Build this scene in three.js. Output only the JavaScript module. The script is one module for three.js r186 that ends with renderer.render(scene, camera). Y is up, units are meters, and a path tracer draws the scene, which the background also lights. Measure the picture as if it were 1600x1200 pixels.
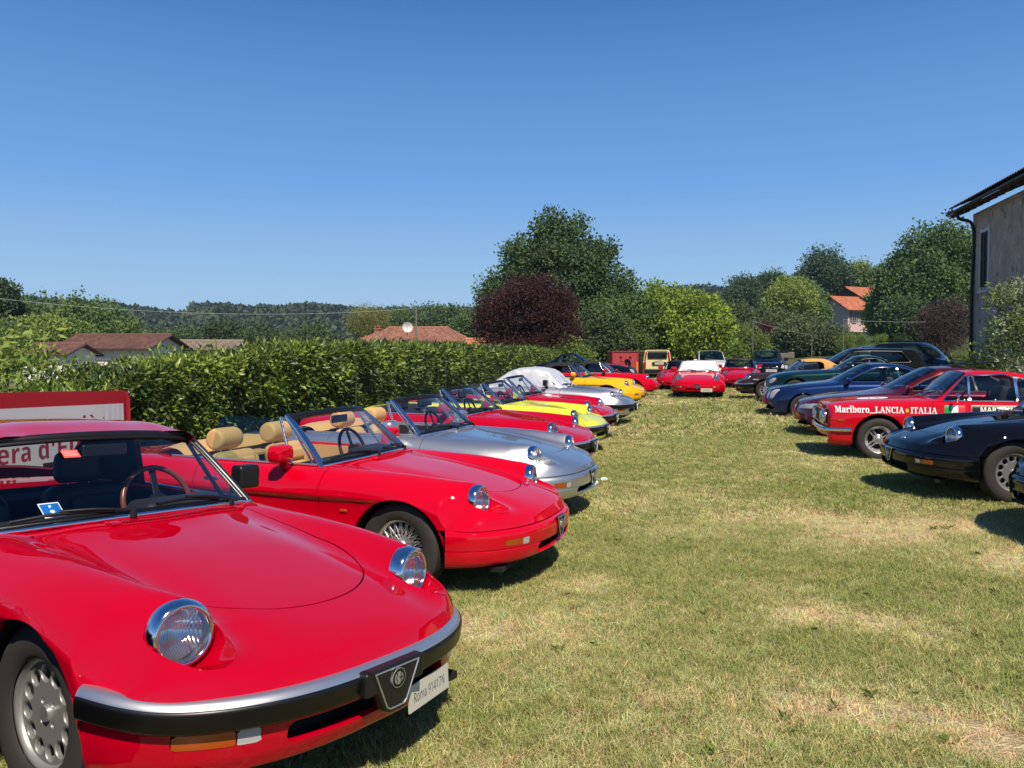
import * as THREE from 'three';
import { mergeGeometries, mergeVertices } from 'three/addons/utils/BufferGeometryUtils.js';
import { RoundedBoxGeometry } from 'three/addons/geometries/RoundedBoxGeometry.js';
import { ImprovedNoise } from 'three/addons/math/ImprovedNoise.js';

// ---------------------------------------------------------------- camera, sky, sun, exposure
const EYE = 1.6;
const scene = new THREE.Scene();
const camera = new THREE.PerspectiveCamera(50.8, 4 / 3, 0.1, 4000);
camera.position.set(0, EYE, 0);
camera.lookAt(0, EYE - Math.tan(Math.atan(45 / 1264)) * 10, -10);
scene.add(camera);
const renderer = new THREE.WebGLRenderer({ antialias: true });
renderer.toneMapping = THREE.LinearToneMapping;
renderer.toneMappingExposure = 1.14;
renderer.shadowMap.enabled = true;

{ // clear summer sky: a gradient of air only
  const W = 256, H = 256, d = new Float32Array(W * H * 4);
  const key = [[-90, .09, .105, .09], [-2, .27, .35, .42], [0, .405, .58, .74], [4.9, .305, .50, .735], [11.4, .150, .347, .695], [23.7, .053, .170, .440], [45, .024, .085, .270], [90, .016, .060, .200]];
  for (let j = 0; j < H; j++) {
    const el = ((j + .5) / H - .5) * 180;
    let k = 0; while (k < key.length - 2 && el > key[k + 1][0]) k++;
    const a = key[k], b = key[k + 1]; let t = THREE.MathUtils.clamp((el - a[0]) / (b[0] - a[0]), 0, 1);
    for (let i = 0; i < W; i++) for (let c = 0; c < 4; c++) d[(j * W + i) * 4 + c] = c < 3 ? a[c + 1] + (b[c + 1] - a[c + 1]) * t : 1;
  }
  const sky = new THREE.DataTexture(d, W, H, THREE.RGBAFormat, THREE.FloatType);
  sky.mapping = THREE.EquirectangularReflectionMapping; sky.magFilter = sky.minFilter = THREE.LinearFilter; sky.needsUpdate = true;
  scene.background = sky; scene.environment = sky;
}
const SUN = new THREE.Vector3(.34, 1.5, .88).normalize();
const sun = new THREE.DirectionalLight(0xfff0da, 5.0);
sun.position.copy(SUN).multiplyScalar(120); sun.target.position.set(2, 0, -14);
sun.castShadow = true; sun.shadow.radius = 1; sun.shadow.mapSize.set(4096, 4096);
Object.assign(sun.shadow.camera, { left: -60, right: 60, top: 60, bottom: -60, near: 1, far: 300 });
scene.add(sun, sun.target);
scene.fog = new THREE.FogExp2(0xa8c8ec, 0.00021);

// ---------------------------------------------------------------- helpers
const { PI, sin, cos, sqrt, abs, min, max, atan2, hypot, pow, floor } = Math;
const clamp = THREE.MathUtils.clamp, lerp = THREE.MathUtils.lerp;
const sstep = (a, b, x) => { const t = clamp((x - a) / (b - a), 0, 1); return t * t * (3 - 2 * t); };
function rng(seed) { let a = seed >>> 0; return () => { a = (a + 0x6D2B79F5) | 0; let t = Math.imul(a ^ (a >>> 15), 1 | a); t = (t + Math.imul(t ^ (t >>> 7), 61 | t)) ^ t; return ((t ^ (t >>> 14)) >>> 0) / 4294967296; }; }
const perlin = new ImprovedNoise();
const fbm = (x, y, z = 0, o = 4) => { let s = 0, a = .5; for (let i = 0; i < o; i++) { s += a * perlin.noise(x, y, z + i * 7.3); x *= 2.03; y *= 2.03; z *= 2.03; a *= .5; } return s; };
const V = (x, y, z) => new THREE.Vector3(x, y, z);
const names = {};
function numbered(n) { const k = names[n] = (names[n] ?? -1) + 1; return k ? n + '_' + String(k).padStart(3, '0') : n; }
function tag(o, label, category, group, kind) { o.userData = { ...o.userData }; if (label) o.userData.label = label; if (category) o.userData.category = category; if (group) o.userData.group = group; if (kind) o.userData.kind = kind; return o; }
function thing(name, label, category, pos = [0, 0, 0], turn = 0, group) { const g = new THREE.Group(); g.name = numbered(name); g.position.set(...pos); g.rotation.y = turn; scene.add(g); return tag(g, label, category, group); }
function prep(g) { // every merged piece gets position, normal, uv and no index
  if (g.index) g = g.toNonIndexed(); if (!g.attributes.normal) g.computeVertexNormals();
  const n = g.attributes.position.count; if (!g.attributes.uv) g.setAttribute('uv', new THREE.BufferAttribute(new Float32Array(n * 2), 2));
  for (const k of Object.keys(g.attributes)) if (!['position', 'normal', 'uv', 'color'].includes(k)) g.deleteAttribute(k);
  return g;
}
function each(name, list, mat, parent) { return list.map((g) => mesh(name, g, mat, parent)); }
const join = (list) => list.length === 1 ? list[0] : mergeGeometries(list.map((g) => prep(g)));
function mesh(name, geo, mat, parent) { const m = new THREE.Mesh(Array.isArray(geo) ? join(geo) : geo, mat); m.name = name; m.castShadow = m.receiveShadow = true; (parent || scene).add(m); return m; }
function sub(name, parent) { const g = new THREE.Group(); g.name = name; parent.add(g); return g; }
const at = (g, x, y, z, rx = 0, ry = 0, rz = 0) => { if (rx) g.rotateX(rx); if (rz) g.rotateZ(rz); if (ry) g.rotateY(ry); return g.translate(x, y, z); };
const box = (w, h, d, x = 0, y = 0, z = 0, rx = 0, ry = 0, rz = 0) => at(new THREE.BoxGeometry(w, h, d), x, y, z, rx, ry, rz);
const rbox = (w, h, d, r, x = 0, y = 0, z = 0, rx = 0, ry = 0, rz = 0, seg = 3) => at(new RoundedBoxGeometry(w, h, d, seg, min(r, w / 2.01, h / 2.01, d / 2.01)), x, y, z, rx, ry, rz);
const cyl = (r0, r1, h, n, x = 0, y = 0, z = 0, rx = 0, ry = 0, rz = 0) => at(new THREE.CylinderGeometry(r0, r1, h, n), x, y, z, rx, ry, rz);
function tube(pts, r, seg = 8, n = 0, closed = false) { const c = new THREE.CatmullRomCurve3(pts.map((p) => p.isVector3 ? p : V(...p)), closed); return new THREE.TubeGeometry(c, n || pts.length * 5, r, seg, closed); }
function bar(a, b, r, seg = 6) { a = a.isVector3 ? a : V(...a); b = b.isVector3 ? b : V(...b); const d = b.clone().sub(a), g = new THREE.CylinderGeometry(r, r, d.length(), seg); g.applyQuaternion(new THREE.Quaternion().setFromUnitVectors(V(0, 1, 0), d.normalize())); return g.translate((a.x + b.x) / 2, (a.y + b.y) / 2, (a.z + b.z) / 2); }
function lathe(pts, n) { return new THREE.LatheGeometry(pts.map((p) => new THREE.Vector2(max(p[0], 1e-5), p[1])), n); }
const lin = (r, g, b) => new THREE.Color().setRGB(r, g, b);
const std = (c, rough = .6, metal = 0, o = {}) => new THREE.MeshStandardMaterial({ color: c.isColor ? c : new THREE.Color(c), roughness: rough, metalness: metal, side: THREE.DoubleSide, ...o });
const phys = (c, o) => new THREE.MeshPhysicalMaterial({ color: c.isColor ? c : new THREE.Color(c), side: THREE.DoubleSide, ...o });
function canvasTex(w, h, draw, o = {}) { const c = document.createElement('canvas'); c.width = w; c.height = h; draw(c.getContext('2d'), w, h); const t = new THREE.CanvasTexture(c); t.colorSpace = THREE.SRGBColorSpace; Object.assign(t, o); return t; }
function dataTex(w, h, fn, srgb) { const d = new Uint8Array(w * h * 4); for (let j = 0; j < h; j++) for (let i = 0; i < w; i++) { const c = fn(i, j, w, h); const k = (j * w + i) * 4; d[k] = c[0]; d[k + 1] = c[1]; d[k + 2] = c[2]; d[k + 3] = 255; } const t = new THREE.DataTexture(d, w, h); t.wrapS = t.wrapT = THREE.RepeatWrapping; t.magFilter = THREE.LinearFilter; t.minFilter = THREE.LinearMipmapLinearFilter; t.generateMipmaps = true; if (srgb) t.colorSpace = THREE.SRGBColorSpace; t.needsUpdate = true; return t; }

// ground height (eye level is y = 1.6): a field that rises a little to the back, with small dips
const contact = [[-1.18, 3.27, .06], [-.5, 6.08, 0], [0, 8.3, .008], [4.93, 8.54, .164], [.24, 11, .004], [.7, 13.4, 0], [1.06, 15.1, .045], [1.8, 17.6, .108], [2.75, 22.1, .187], [4.15, 27.7, .19], [7.57, 24.2, .29], [5.8, 25.3, .262], [5.3, 11.6, .10], [5.6, 15, .12], [6.2, 18.6, .16], [7, 22, .26], [2.6, 4, .02], [4, 6, .08], [-6, 7, .0], [-4, 14, .03], [-2, 25, .15], [10, 10, .2], [12, 24, .35], [2, 40, .25], [14, 40, .6], [6.6, 32.1, .2], [9.2, 32.7, .26]];
function groundY(x, z) {
  const d = -z; let s = 0, w = 0;
  for (const [cx, cd, h] of contact) { const q = 1 / (pow((x - cx) ** 2 + (d - cd) ** 2 + .6, 1.6)); s += q * h; w += q; }
  let y = s / w;
  y += sstep(34, 80, d) * sstep(2, 30, x) * 3.5 * sstep(0, 60, x) * 1.2 - sstep(20, 60, d) * sstep(-4, -30, x) * 2.2 - sstep(40, 120, d) * sstep(20, -30, x) * 1.5;
  return y;
}
// ---------------------------------------------------------------- materials shared by the cars
const paint = (r, g, b, o = {}) => phys(lin(r, g, b), { roughness: .5, metalness: 0, specularIntensity: .15, clearcoat: 1, clearcoatRoughness: .012, ior: 1.5, ...o });
const M = {
  red: paint(.46, .0, .014, { specularIntensity: 0 }), deepRed: paint(.50, .004, .014), scarlet: paint(.56, .0, .014, { specularIntensity: 0 }), cherry: paint(.40, .004, .014), crimson: paint(.46, .0, .016, { specularIntensity: 0 }),
  silver: paint(.66, .67, .68, { metalness: .96, roughness: .42, specularIntensity: 1 }), silverGrey: paint(.66, .67, .68, { metalness: .94, roughness: .42, specularIntensity: 1 }),
  lime: paint(.70, .74, .05), amberYellow: paint(.85, .46, .004), black: paint(.004, .004, .005, { specularIntensity: 0 }), bottle: paint(.003, .008, .005, { specularIntensity: 0 }),
  brown: paint(.030, .017, .014, { roughness: .35 }), green: paint(.002, .022, .020, { metalness: .4, roughness: .35 }), navy: paint(.008, .023, .095, { metalness: .55, roughness: .35 }),
  maroon: paint(.105, .006, .014, { metalness: .4, roughness: .35 }), inkBlue: paint(.004, .006, .012, { specularIntensity: 0 }), charcoal: paint(.007, .008, .009, { specularIntensity: 0 }), white: paint(.75, .75, .73), cream: paint(.78, .68, .36), slate: paint(.02, .03, .05, { metalness: .3 }),
  rosso: paint(.56, .004, .014, { specularIntensity: 0 }),
  chrome: std(lin(.80, .81, .82), .09, 1), satin: std(lin(.66, .67, .68), .36, .9), dullSteel: std(lin(.40, .41, .42), .38, .9), darkSteel: std(lin(.06, .065, .07), .3, .7),
  rubber: std(lin(.003, .003, .0035), .36), trim: std(lin(.007, .007, .008), .42), matte: std(lin(.008, .008, .008), .9), under: std(lin(.006, .006, .006), .95),
  glass: phys(lin(.93, .96, .95), { roughness: 0, transmission: 1, thickness: 0, ior: 1.5 }), tint: phys(lin(.62, .74, .72), { roughness: 0, transmission: 1, thickness: 0, ior: 1.5 }), darkGlass: phys(lin(.42, .50, .52), { roughness: 0, transmission: 1, thickness: 0, ior: 1.5 }),
  amber: phys(lin(.42, .075, .005), { roughness: .18, transmission: .15, thickness: 0, clearcoat: 1 }), clearLens: phys(lin(.8, .8, .8), { roughness: .25, transmission: .5, thickness: 0, clearcoat: 1 }), redLens: phys(lin(.5, .01, .01), { roughness: .2, transmission: .3, thickness: 0, clearcoat: 1 }),
  tan: std(lin(.62, .38, .15), .62), tanDark: std(lin(.50, .31, .13), .7), blackLeather: std(lin(.016, .016, .018), .55), greyCloth: std(lin(.10, .10, .10), .9), blackCloth: std(lin(.014, .014, .017), .9), tanCloth: std(lin(.60, .31, .10), .9), wood: std(lin(.16, .045, .018), .25), beige: std(lin(.55, .48, .38), .7),
  alloy: std(lin(.42, .42, .42), .40, .65), alloyBright: std(lin(.62, .62, .63), .3, .8), gunmetal: std(lin(.10, .10, .10), .4, .6), plateWhite: std(lin(.7, .7, .68), .5),
  foil: std(lin(.74, .76, .78), .38, .35),
};
{ // fluted headlamp glass and leather grain and tyre tread: relief only
  const flute = dataTex(128, 128, (i, j) => { const v = 128 + 100 * sin(i / 128 * PI * 2 * 22) * (j % 64 < 60 ? 1 : 0); return [v, v, v]; });
  M.lamp = phys(lin(.94, .95, .95), { roughness: .16, transmission: 1, thickness: 0, ior: 1.5, bumpMap: flute, bumpScale: .0016 });
  M.bowl = std(lin(.80, .81, .82), .12, 1, { bumpMap: flute, bumpScale: .0022 });
  const grain = dataTex(256, 256, (i, j) => { const v = 128 + 90 * fbm(i / 9, j / 9, 3, 3); return [v, v, v]; });
  for (const k of ['tan', 'blackLeather', 'trim']) { M[k].bumpMap = grain; M[k].bumpScale = .0006; }
  const tread = dataTex(256, 256, (i, j) => { const a = (i + (j > 128 ? 26 : 0) + abs(j - 128) * .35) % 32, g = a < 5 || abs(j - 84) < 5 || abs(j - 172) < 5 || abs(j - 128) < 4; const v = g ? 0 : 235; return [v, v, v]; });
  tread.repeat.set(4.5, 1);
  M.tread = std(lin(.028, .026, .024), .85, 0, { bumpMap: tread, bumpScale: .012 });
  M.wall = std(lin(.030, .028, .026), .8);
  const crinkle = dataTex(256, 256, (i, j) => { const u = i / 256, v = j / 256; const r = 1 - abs(fbm(u * 5, v * 5, 1, 4)) * 3; const q = clamp(r, 0, 1) * 255; return [q, q, q]; });
  crinkle.repeat.set(3, 3); M.foil.bumpMap = crinkle; M.foil.bumpScale = .05;
}
function strip(rows, closed, flipN) { // quads between rows of points
  const P = [], I = [], n = rows[0].length; for (const r of rows) for (const p of r) P.push(...(p.isVector3 ? p.toArray() : p));
  for (let i = 0; i < rows.length - 1; i++) for (let j = 0; j < n - (closed ? 0 : 1); j++) { const a = i * n + j, b = i * n + (j + 1) % n, c = a + n, d = b + n; flipN ? I.push(a, c, b, b, c, d) : I.push(a, b, c, b, d, c); }
  const g = new THREE.BufferGeometry(); g.setAttribute('position', new THREE.Float32BufferAttribute(P, 3)); g.setIndex(I); g.computeVertexNormals(); return g;
}
function pchip(xs, ys) { // smooth without overshoot
  const n = xs.length, h = [], d = [], m = new Array(n);
  for (let i = 0; i < n - 1; i++) { h[i] = xs[i + 1] - xs[i]; d[i] = (ys[i + 1] - ys[i]) / h[i]; }
  for (let i = 0; i < n; i++) {
    if (i === 0) m[i] = d[0]; else if (i === n - 1) m[i] = d[n - 2];
    else if (d[i - 1] * d[i] <= 0) m[i] = 0; else { const a = 2 * h[i] + h[i - 1], b = h[i] + 2 * h[i - 1]; m[i] = (a + b) / (a / d[i - 1] + b / d[i]); }
  }
  return (x) => { let i = 0; while (i < n - 2 && x > xs[i + 1]) i++; const t = clamp((x - xs[i]) / h[i], 0, 1), t2 = t * t, t3 = t2 * t; return ys[i] * (2 * t3 - 3 * t2 + 1) + h[i] * m[i] * (t3 - 2 * t2 + t) + ys[i + 1] * (3 * t2 - 2 * t3) + h[i] * m[i + 1] * (t3 - t2); };
}
// ---------------------------------------------------------------- ground
const px = (u, d) => (u - 800) / 1264 * d; // sideways metres at a depth, for laying out the site plan
{
  const xs = [], zs = []; for (let x = -14; x <= 18; x += (x > -2 && x < 8 ? .2 : .5)) xs.push(x); for (let k = 1; k <= 20; k++) { xs.push(18 + k * k * .9 + k); xs.unshift(-14 - k * k * .9 - k); } for (let z = 8; z >= -46; z -= (z < -1.5 && z > -10 ? .2 : .5)) zs.push(z); for (let k = 1; k <= 24; k++) zs.push(-46 - k * 3 - k * k * .75); zs.unshift(12, 20, 40);
  zs.sort((a, b) => b - a);
  const rows = zs.map((z) => xs.map((x) => [x, groundY(x, z) + .012 * fbm(x * 1.3, z * 1.3, 2, 3), z]));
  const g = strip(rows, false, false), n = rows.length * xs.length, col = new Float32Array(n * 3), uv = new Float32Array(n * 2); let k = 0;
  for (const r of rows) for (const [x, , z] of r) { const c = dryness(x, z), far = sstep(-44, -52, z) * (x > 4 ? 1 : .6); const a = [.30, .25, .125], b = [.17, .175, .06]; const bare = sstep(.78, .98, c); for (let i = 0; i < 3; i++) col[k * 3 + i] = lerp(lerp(lerp(b[i] * .62, a[i] * .72, c), [.62, .53, .38][i], bare), [.075, .115, .022][i], far) * 1.35; uv[k * 2] = x / 3; uv[k * 2 + 1] = z / 3; k++; }
  g.setAttribute('color', new THREE.BufferAttribute(col, 3)); g.setAttribute('uv', new THREE.BufferAttribute(uv, 2));
  const R = rng(5); const nz = new Float32Array(512 * 512); for (let j = 0; j < 512; j++) for (let i = 0; i < 512; i++) nz[j * 512 + i] = 0;
  for (let q = 0; q < 26000; q++) { let x = R() * 512, y = R() * 512; const a = R() * PI * 2, l = 4 + R() * 9, v = R(); for (let s = 0; s < l; s++) { nz[(floor(y + 512) % 512) * 512 + floor(x + 512) % 512] = .25 + v * .75; x += cos(a); y += sin(a); } }
  const tex = dataTex(512, 512, (i, j) => { const v = nz[j * 512 + i] || .12; return [150 + 100 * v, 146 + 98 * v, 132 + 90 * v]; }, true);
  const m = mesh('ground', g, std('#ffffff', 1, 0, { vertexColors: true, map: tex, bumpMap: tex, bumpScale: .02 })); tag(m, null, null, null, 'structure');
}
function dryness(x, z) { // straw-dry in patches, worn bare along the drive
  let c = .5 + 1.1 * fbm(x * .35, z * .35, 11, 3) + .7 * fbm(x * 1.6, z * 1.6, 5, 3);
  for (const [cx, cz, rx, rz, w] of [[1.74, -5.35, .34, .20, 1.1], [1.80, -4.80, .30, .32, 1.1], [2.15, -4.82, .40, .22, 1.1], [2.35, -4.5, .36, .22, .9], [1.5, -3.62, .38, .17, 1.1], [1.82, -3.42, .38, .17, 1.2], [2.05, -3.15, .34, .16, 1.1], [-.15, -4.5, .3, .35, .6], [3.7, -6, .5, .25, .45], [1.2, -6.8, .4, .25, .4], [2.4, -7.6, .7, .3, .3], [.5, -5.6, .3, .2, .6], [.9, -8, 1.2, 1.5, .25], [3.5, -7, 1.3, .7, .3]]) { const q = ((x - cx) / rx) ** 2 + ((z - cz) / rz) ** 2; c += w * Math.exp(-q * 1.2) * (.7 + .9 * fbm(x * 5, z * 5, 3, 2)); }
  return clamp(c, 0, 1);
}
// ---------------------------------------------------------------- plants
function clumpGeo(seed, n, R, lw, ll, up = .35, fold = .25) { // leaves scattered in a ball of radius R
  const r = rng(seed), P = [], N = [];
  for (let i = 0; i < n; i++) {
    const d = V(r() - .5, r() - .5, r() - .5).normalize(), c = d.clone().multiplyScalar(R * pow(r(), .45)), out = d.clone().add(V(0, up, 0)).normalize();
    const a = V(r() - .5, r() - .5, r() - .5).addScaledVector(out, .9).normalize(), s = a.clone().cross(V(r() - .5, r() - .5, r() - .5)).normalize(), nn = a.clone().cross(s).normalize();
    const L = ll * (.7 + .6 * r()), W = lw * (.7 + .6 * r()), t = c.clone().addScaledVector(a, L), m = c.clone().addScaledVector(a, L * .45), e1 = m.clone().addScaledVector(s, W).addScaledVector(nn, W * fold), e2 = m.clone().addScaledVector(s, -W).addScaledVector(nn, W * fold);
    for (const tr of [[c, e1, t], [c, t, e2]]) { const q = tr[1].clone().sub(tr[0]).cross(tr[2].clone().sub(tr[0])).normalize(); for (const v of tr) { P.push(v.x, v.y, v.z); N.push(q.x, q.y, q.z); } }
  }
  const g = new THREE.BufferGeometry(); g.setAttribute('position', new THREE.Float32BufferAttribute(P, 3)); g.setAttribute('normal', new THREE.Float32BufferAttribute(N, 3)); return g;
}
const leafMat = phys(lin(1, 1, 1), { roughness: .85, transmission: .32, thickness: 0, specularIntensity: .4 });
const glossLeaf = phys(lin(1, 1, 1), { roughness: .42, transmission: .25, thickness: 0, specularIntensity: .8 });
const bark = std(lin(.085, .070, .055), .95), birch = std(lin(.36, .34, .30), .9);
const oakClump = clumpGeo(1, 22, .55, .075, .17), roundClump = clumpGeo(2, 26, .5, .06, .13), fineClump = clumpGeo(3, 30, .5, .035, .12), laurelClump = clumpGeo(4, 9, .13, .024, .115, .6), hugeClump = clumpGeo(6, 26, 1.15, .24, .42), spikeClump = clumpGeo(8, 16, .24, .018, .12, .8);
const _m = new THREE.Matrix4(), _q = new THREE.Quaternion(), _e = new THREE.Euler(), _c = new THREE.Color();
function scatter(name, geo, mat, list, parent, kind) { // list: [x, y, z, scale, colour]
  const im = new THREE.InstancedMesh(geo, mat, list.length); const r = rng(list.length + 7);
  list.forEach(([x, y, z, s, c, sy], i) => { _e.set(r() * 6.3, r() * 6.3, r() * 6.3); if (sy) _e.set((r() - .5) * .5, r() * 6.3, (r() - .5) * .5); _m.compose(V(x, y, z), _q.setFromEuler(_e), V(s, sy ? s * sy : s, s)); im.setMatrixAt(i, _m); im.setColorAt(i, _c.setRGB(...c)); });
  im.name = name; im.castShadow = im.receiveShadow = true; (parent || scene).add(im); if (kind) im.userData.kind = kind; return im;
}
const vary = (c, r, k = .25) => { const v = 1 + (r() - .5) * 2 * k, h = (r() - .5) * k * .5; return [c[0] * v * (1 + h), c[1] * v, c[2] * v * (1 - h)]; };
function trunkGeo(r, h, rad, lobes, lean = 0) {
  const gs = []; const top = V(lean, h, 0); const rows = []; for (let i = 0; i <= 8; i++) { const t = i / 8, row = []; for (let j = 0; j < 9; j++) { const a = j / 9 * PI * 2, q = rad * (1.25 - .75 * t + .5 * pow(1 - t, 6)) * (1 + .12 * sin(a * 3 + 1)); row.push([lean * t + cos(a) * q, h * t, sin(a) * q]); } rows.push(row); } gs.push(strip(rows, true));
  for (const l of lobes) { const b = V(lean * .6, h * (.45 + .4 * r()), 0), e = V(l[0], l[1], l[2]); const mid = b.clone().lerp(e, .5).add(V(0, -.1 * h * r(), 0)); gs.push(tube([b, mid, e], rad * .34, 5, 6)); }
  return join(gs);
}
// crown: lobes [x, y, z, rx, ry, rz] relative to the foot; leaf clumps sit in a thick shell with gaps between
function tree(name, label, cat, o) {
  const { x, z, lobes, clump = oakClump, cs = 1, col = [.05, .085, .025], dens = 3.2, mat = leafMat, seed = 1, group } = o; const y = o.y ?? groundY(x, z);
  const t = thing(name, label, cat, [x, y, z], 0, group), r = rng(seed * 977 + 13), list = [];
  for (const [lx, ly, lz, rx, ry, rz] of lobes) {
    // boughs: rounded puffs of clumps over the lobe, so that each shades the next
    const pr = clamp((o.puff ?? .34) * min(rx, ry, rz), .30, 1.7), area = 4 * PI * pow((pow(rx * ry, 1.6) + pow(rx * rz, 1.6) + pow(ry * rz, 1.6)) / 3, 1 / 1.6), np = max(5, Math.round(area / (pr * pr) * (o.np ?? .62))), per = Math.round(dens * 4.6 * pr * pr / (cs * cs));
    for (let k = 0; k < np; k++) {
      const d = V(r() - .5, (r() - .45) * 1.0, r() - .5).normalize(), q = (.62 + .34 * pow(r(), .6)) * (1 + .22 * perlin.noise(d.x * 2.2 + lx, d.y * 2.2 + ly, d.z * 2.2 + lz + seed)), c = [lx + d.x * rx * q, ly + d.y * ry * q, lz + d.z * rz * q], s = pr * (.7 + .6 * r()), tint = .82 + .36 * r();
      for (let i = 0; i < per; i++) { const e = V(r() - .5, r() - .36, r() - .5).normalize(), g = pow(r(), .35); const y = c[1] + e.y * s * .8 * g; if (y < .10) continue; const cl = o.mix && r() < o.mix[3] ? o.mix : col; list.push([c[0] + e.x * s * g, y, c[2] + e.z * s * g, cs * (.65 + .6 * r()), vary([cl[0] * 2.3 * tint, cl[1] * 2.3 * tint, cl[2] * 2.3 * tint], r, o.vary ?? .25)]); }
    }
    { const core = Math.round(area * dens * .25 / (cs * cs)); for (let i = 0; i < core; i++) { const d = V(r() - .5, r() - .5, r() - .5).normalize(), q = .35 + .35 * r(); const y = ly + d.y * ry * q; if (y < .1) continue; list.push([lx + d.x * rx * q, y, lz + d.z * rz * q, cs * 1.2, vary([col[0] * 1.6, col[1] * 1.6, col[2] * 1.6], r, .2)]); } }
  }
  if (o.trunk !== 0) mesh('trunk', trunkGeo(r, o.th ?? lobes[0][1], o.trunk ?? .22, lobes.length > 1 ? lobes : [], 0), o.bark || bark, t);
  scatter('crown', clump, mat, list, t, 'stuff'); return t;
}
const L1 = (h, r, k = 1, seed = 1, n = 6) => { const q = rng(seed), o = [[0, h - r * k, 0, r * .8, r * k * .95, r * .8]]; for (let i = 0; i < n; i++) { const a = i / n * PI * 2 + q(), e = (q() - .35) * .8; o.push([cos(a) * r * .55, h - r * k * (1.05 - e * .7), sin(a) * r * .55, r * (.38 + .2 * q()), r * k * (.34 + .2 * q()), r * (.38 + .2 * q())]); } return o; };

// wooded hills far off
{
  const ridge = [[-300, 470], [0, 470], [170, 477], [215, 484], [260, 489], [290, 493], [308, 481], [340, 478], [390, 483], [440, 483], [480, 479], [520, 481], [560, 487], [600, 487], [650, 486], [740, 486], [860, 470], [1000, 462], [1100, 452], [1140, 456], [1200, 446], [1400, 440], [1700, 430], [2000, 440]];
  const f = pchip(ridge.map((r) => r[0]), ridge.map((r) => r[1])); const D = 560, us = []; for (let u = -300; u <= 2000; u += 25) us.push(u);
  const hy = (u, d) => { const top = (555 - f(u)) / 1264 * D + EYE - 6; return lerp(-6, top, sstep(190, D, d)) - sstep(D, 800, d) * 10; };
  const rows = [150, 200, 260, 320, 380, 440, 500, 560, 640, 720].map((d) => us.map((u) => [px(u, d), d === 150 ? -10 : hy(u, d), -d]));
  tag(mesh('hills', strip(rows, false, false), std(lin(.035, .05, .022), 1)), null, null, null, 'structure');
  const r = rng(42), list = []; for (let i = 0; i < 6500; i++) { const d = 230 + 345 * pow(r(), .8), u = -150 + r() * 1500; if (u > 900 && r() < .5) continue; const h = 2.6 + 3.4 * r(); list.push([px(u, d), hy(u, d) + h * .55, -d, h, vary([.085, .118, .062], r, .35), .85]); }  // leaf colour lightened and blued, painting in part of the haze
  const far = clumpGeo(9, 70, .85, .22, .42, .5); tag(scatter('hill_forest', far, leafMat, list), 'hazy wooded ridge along the left horizon', 'forest', null, 'stuff');
}
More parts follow.
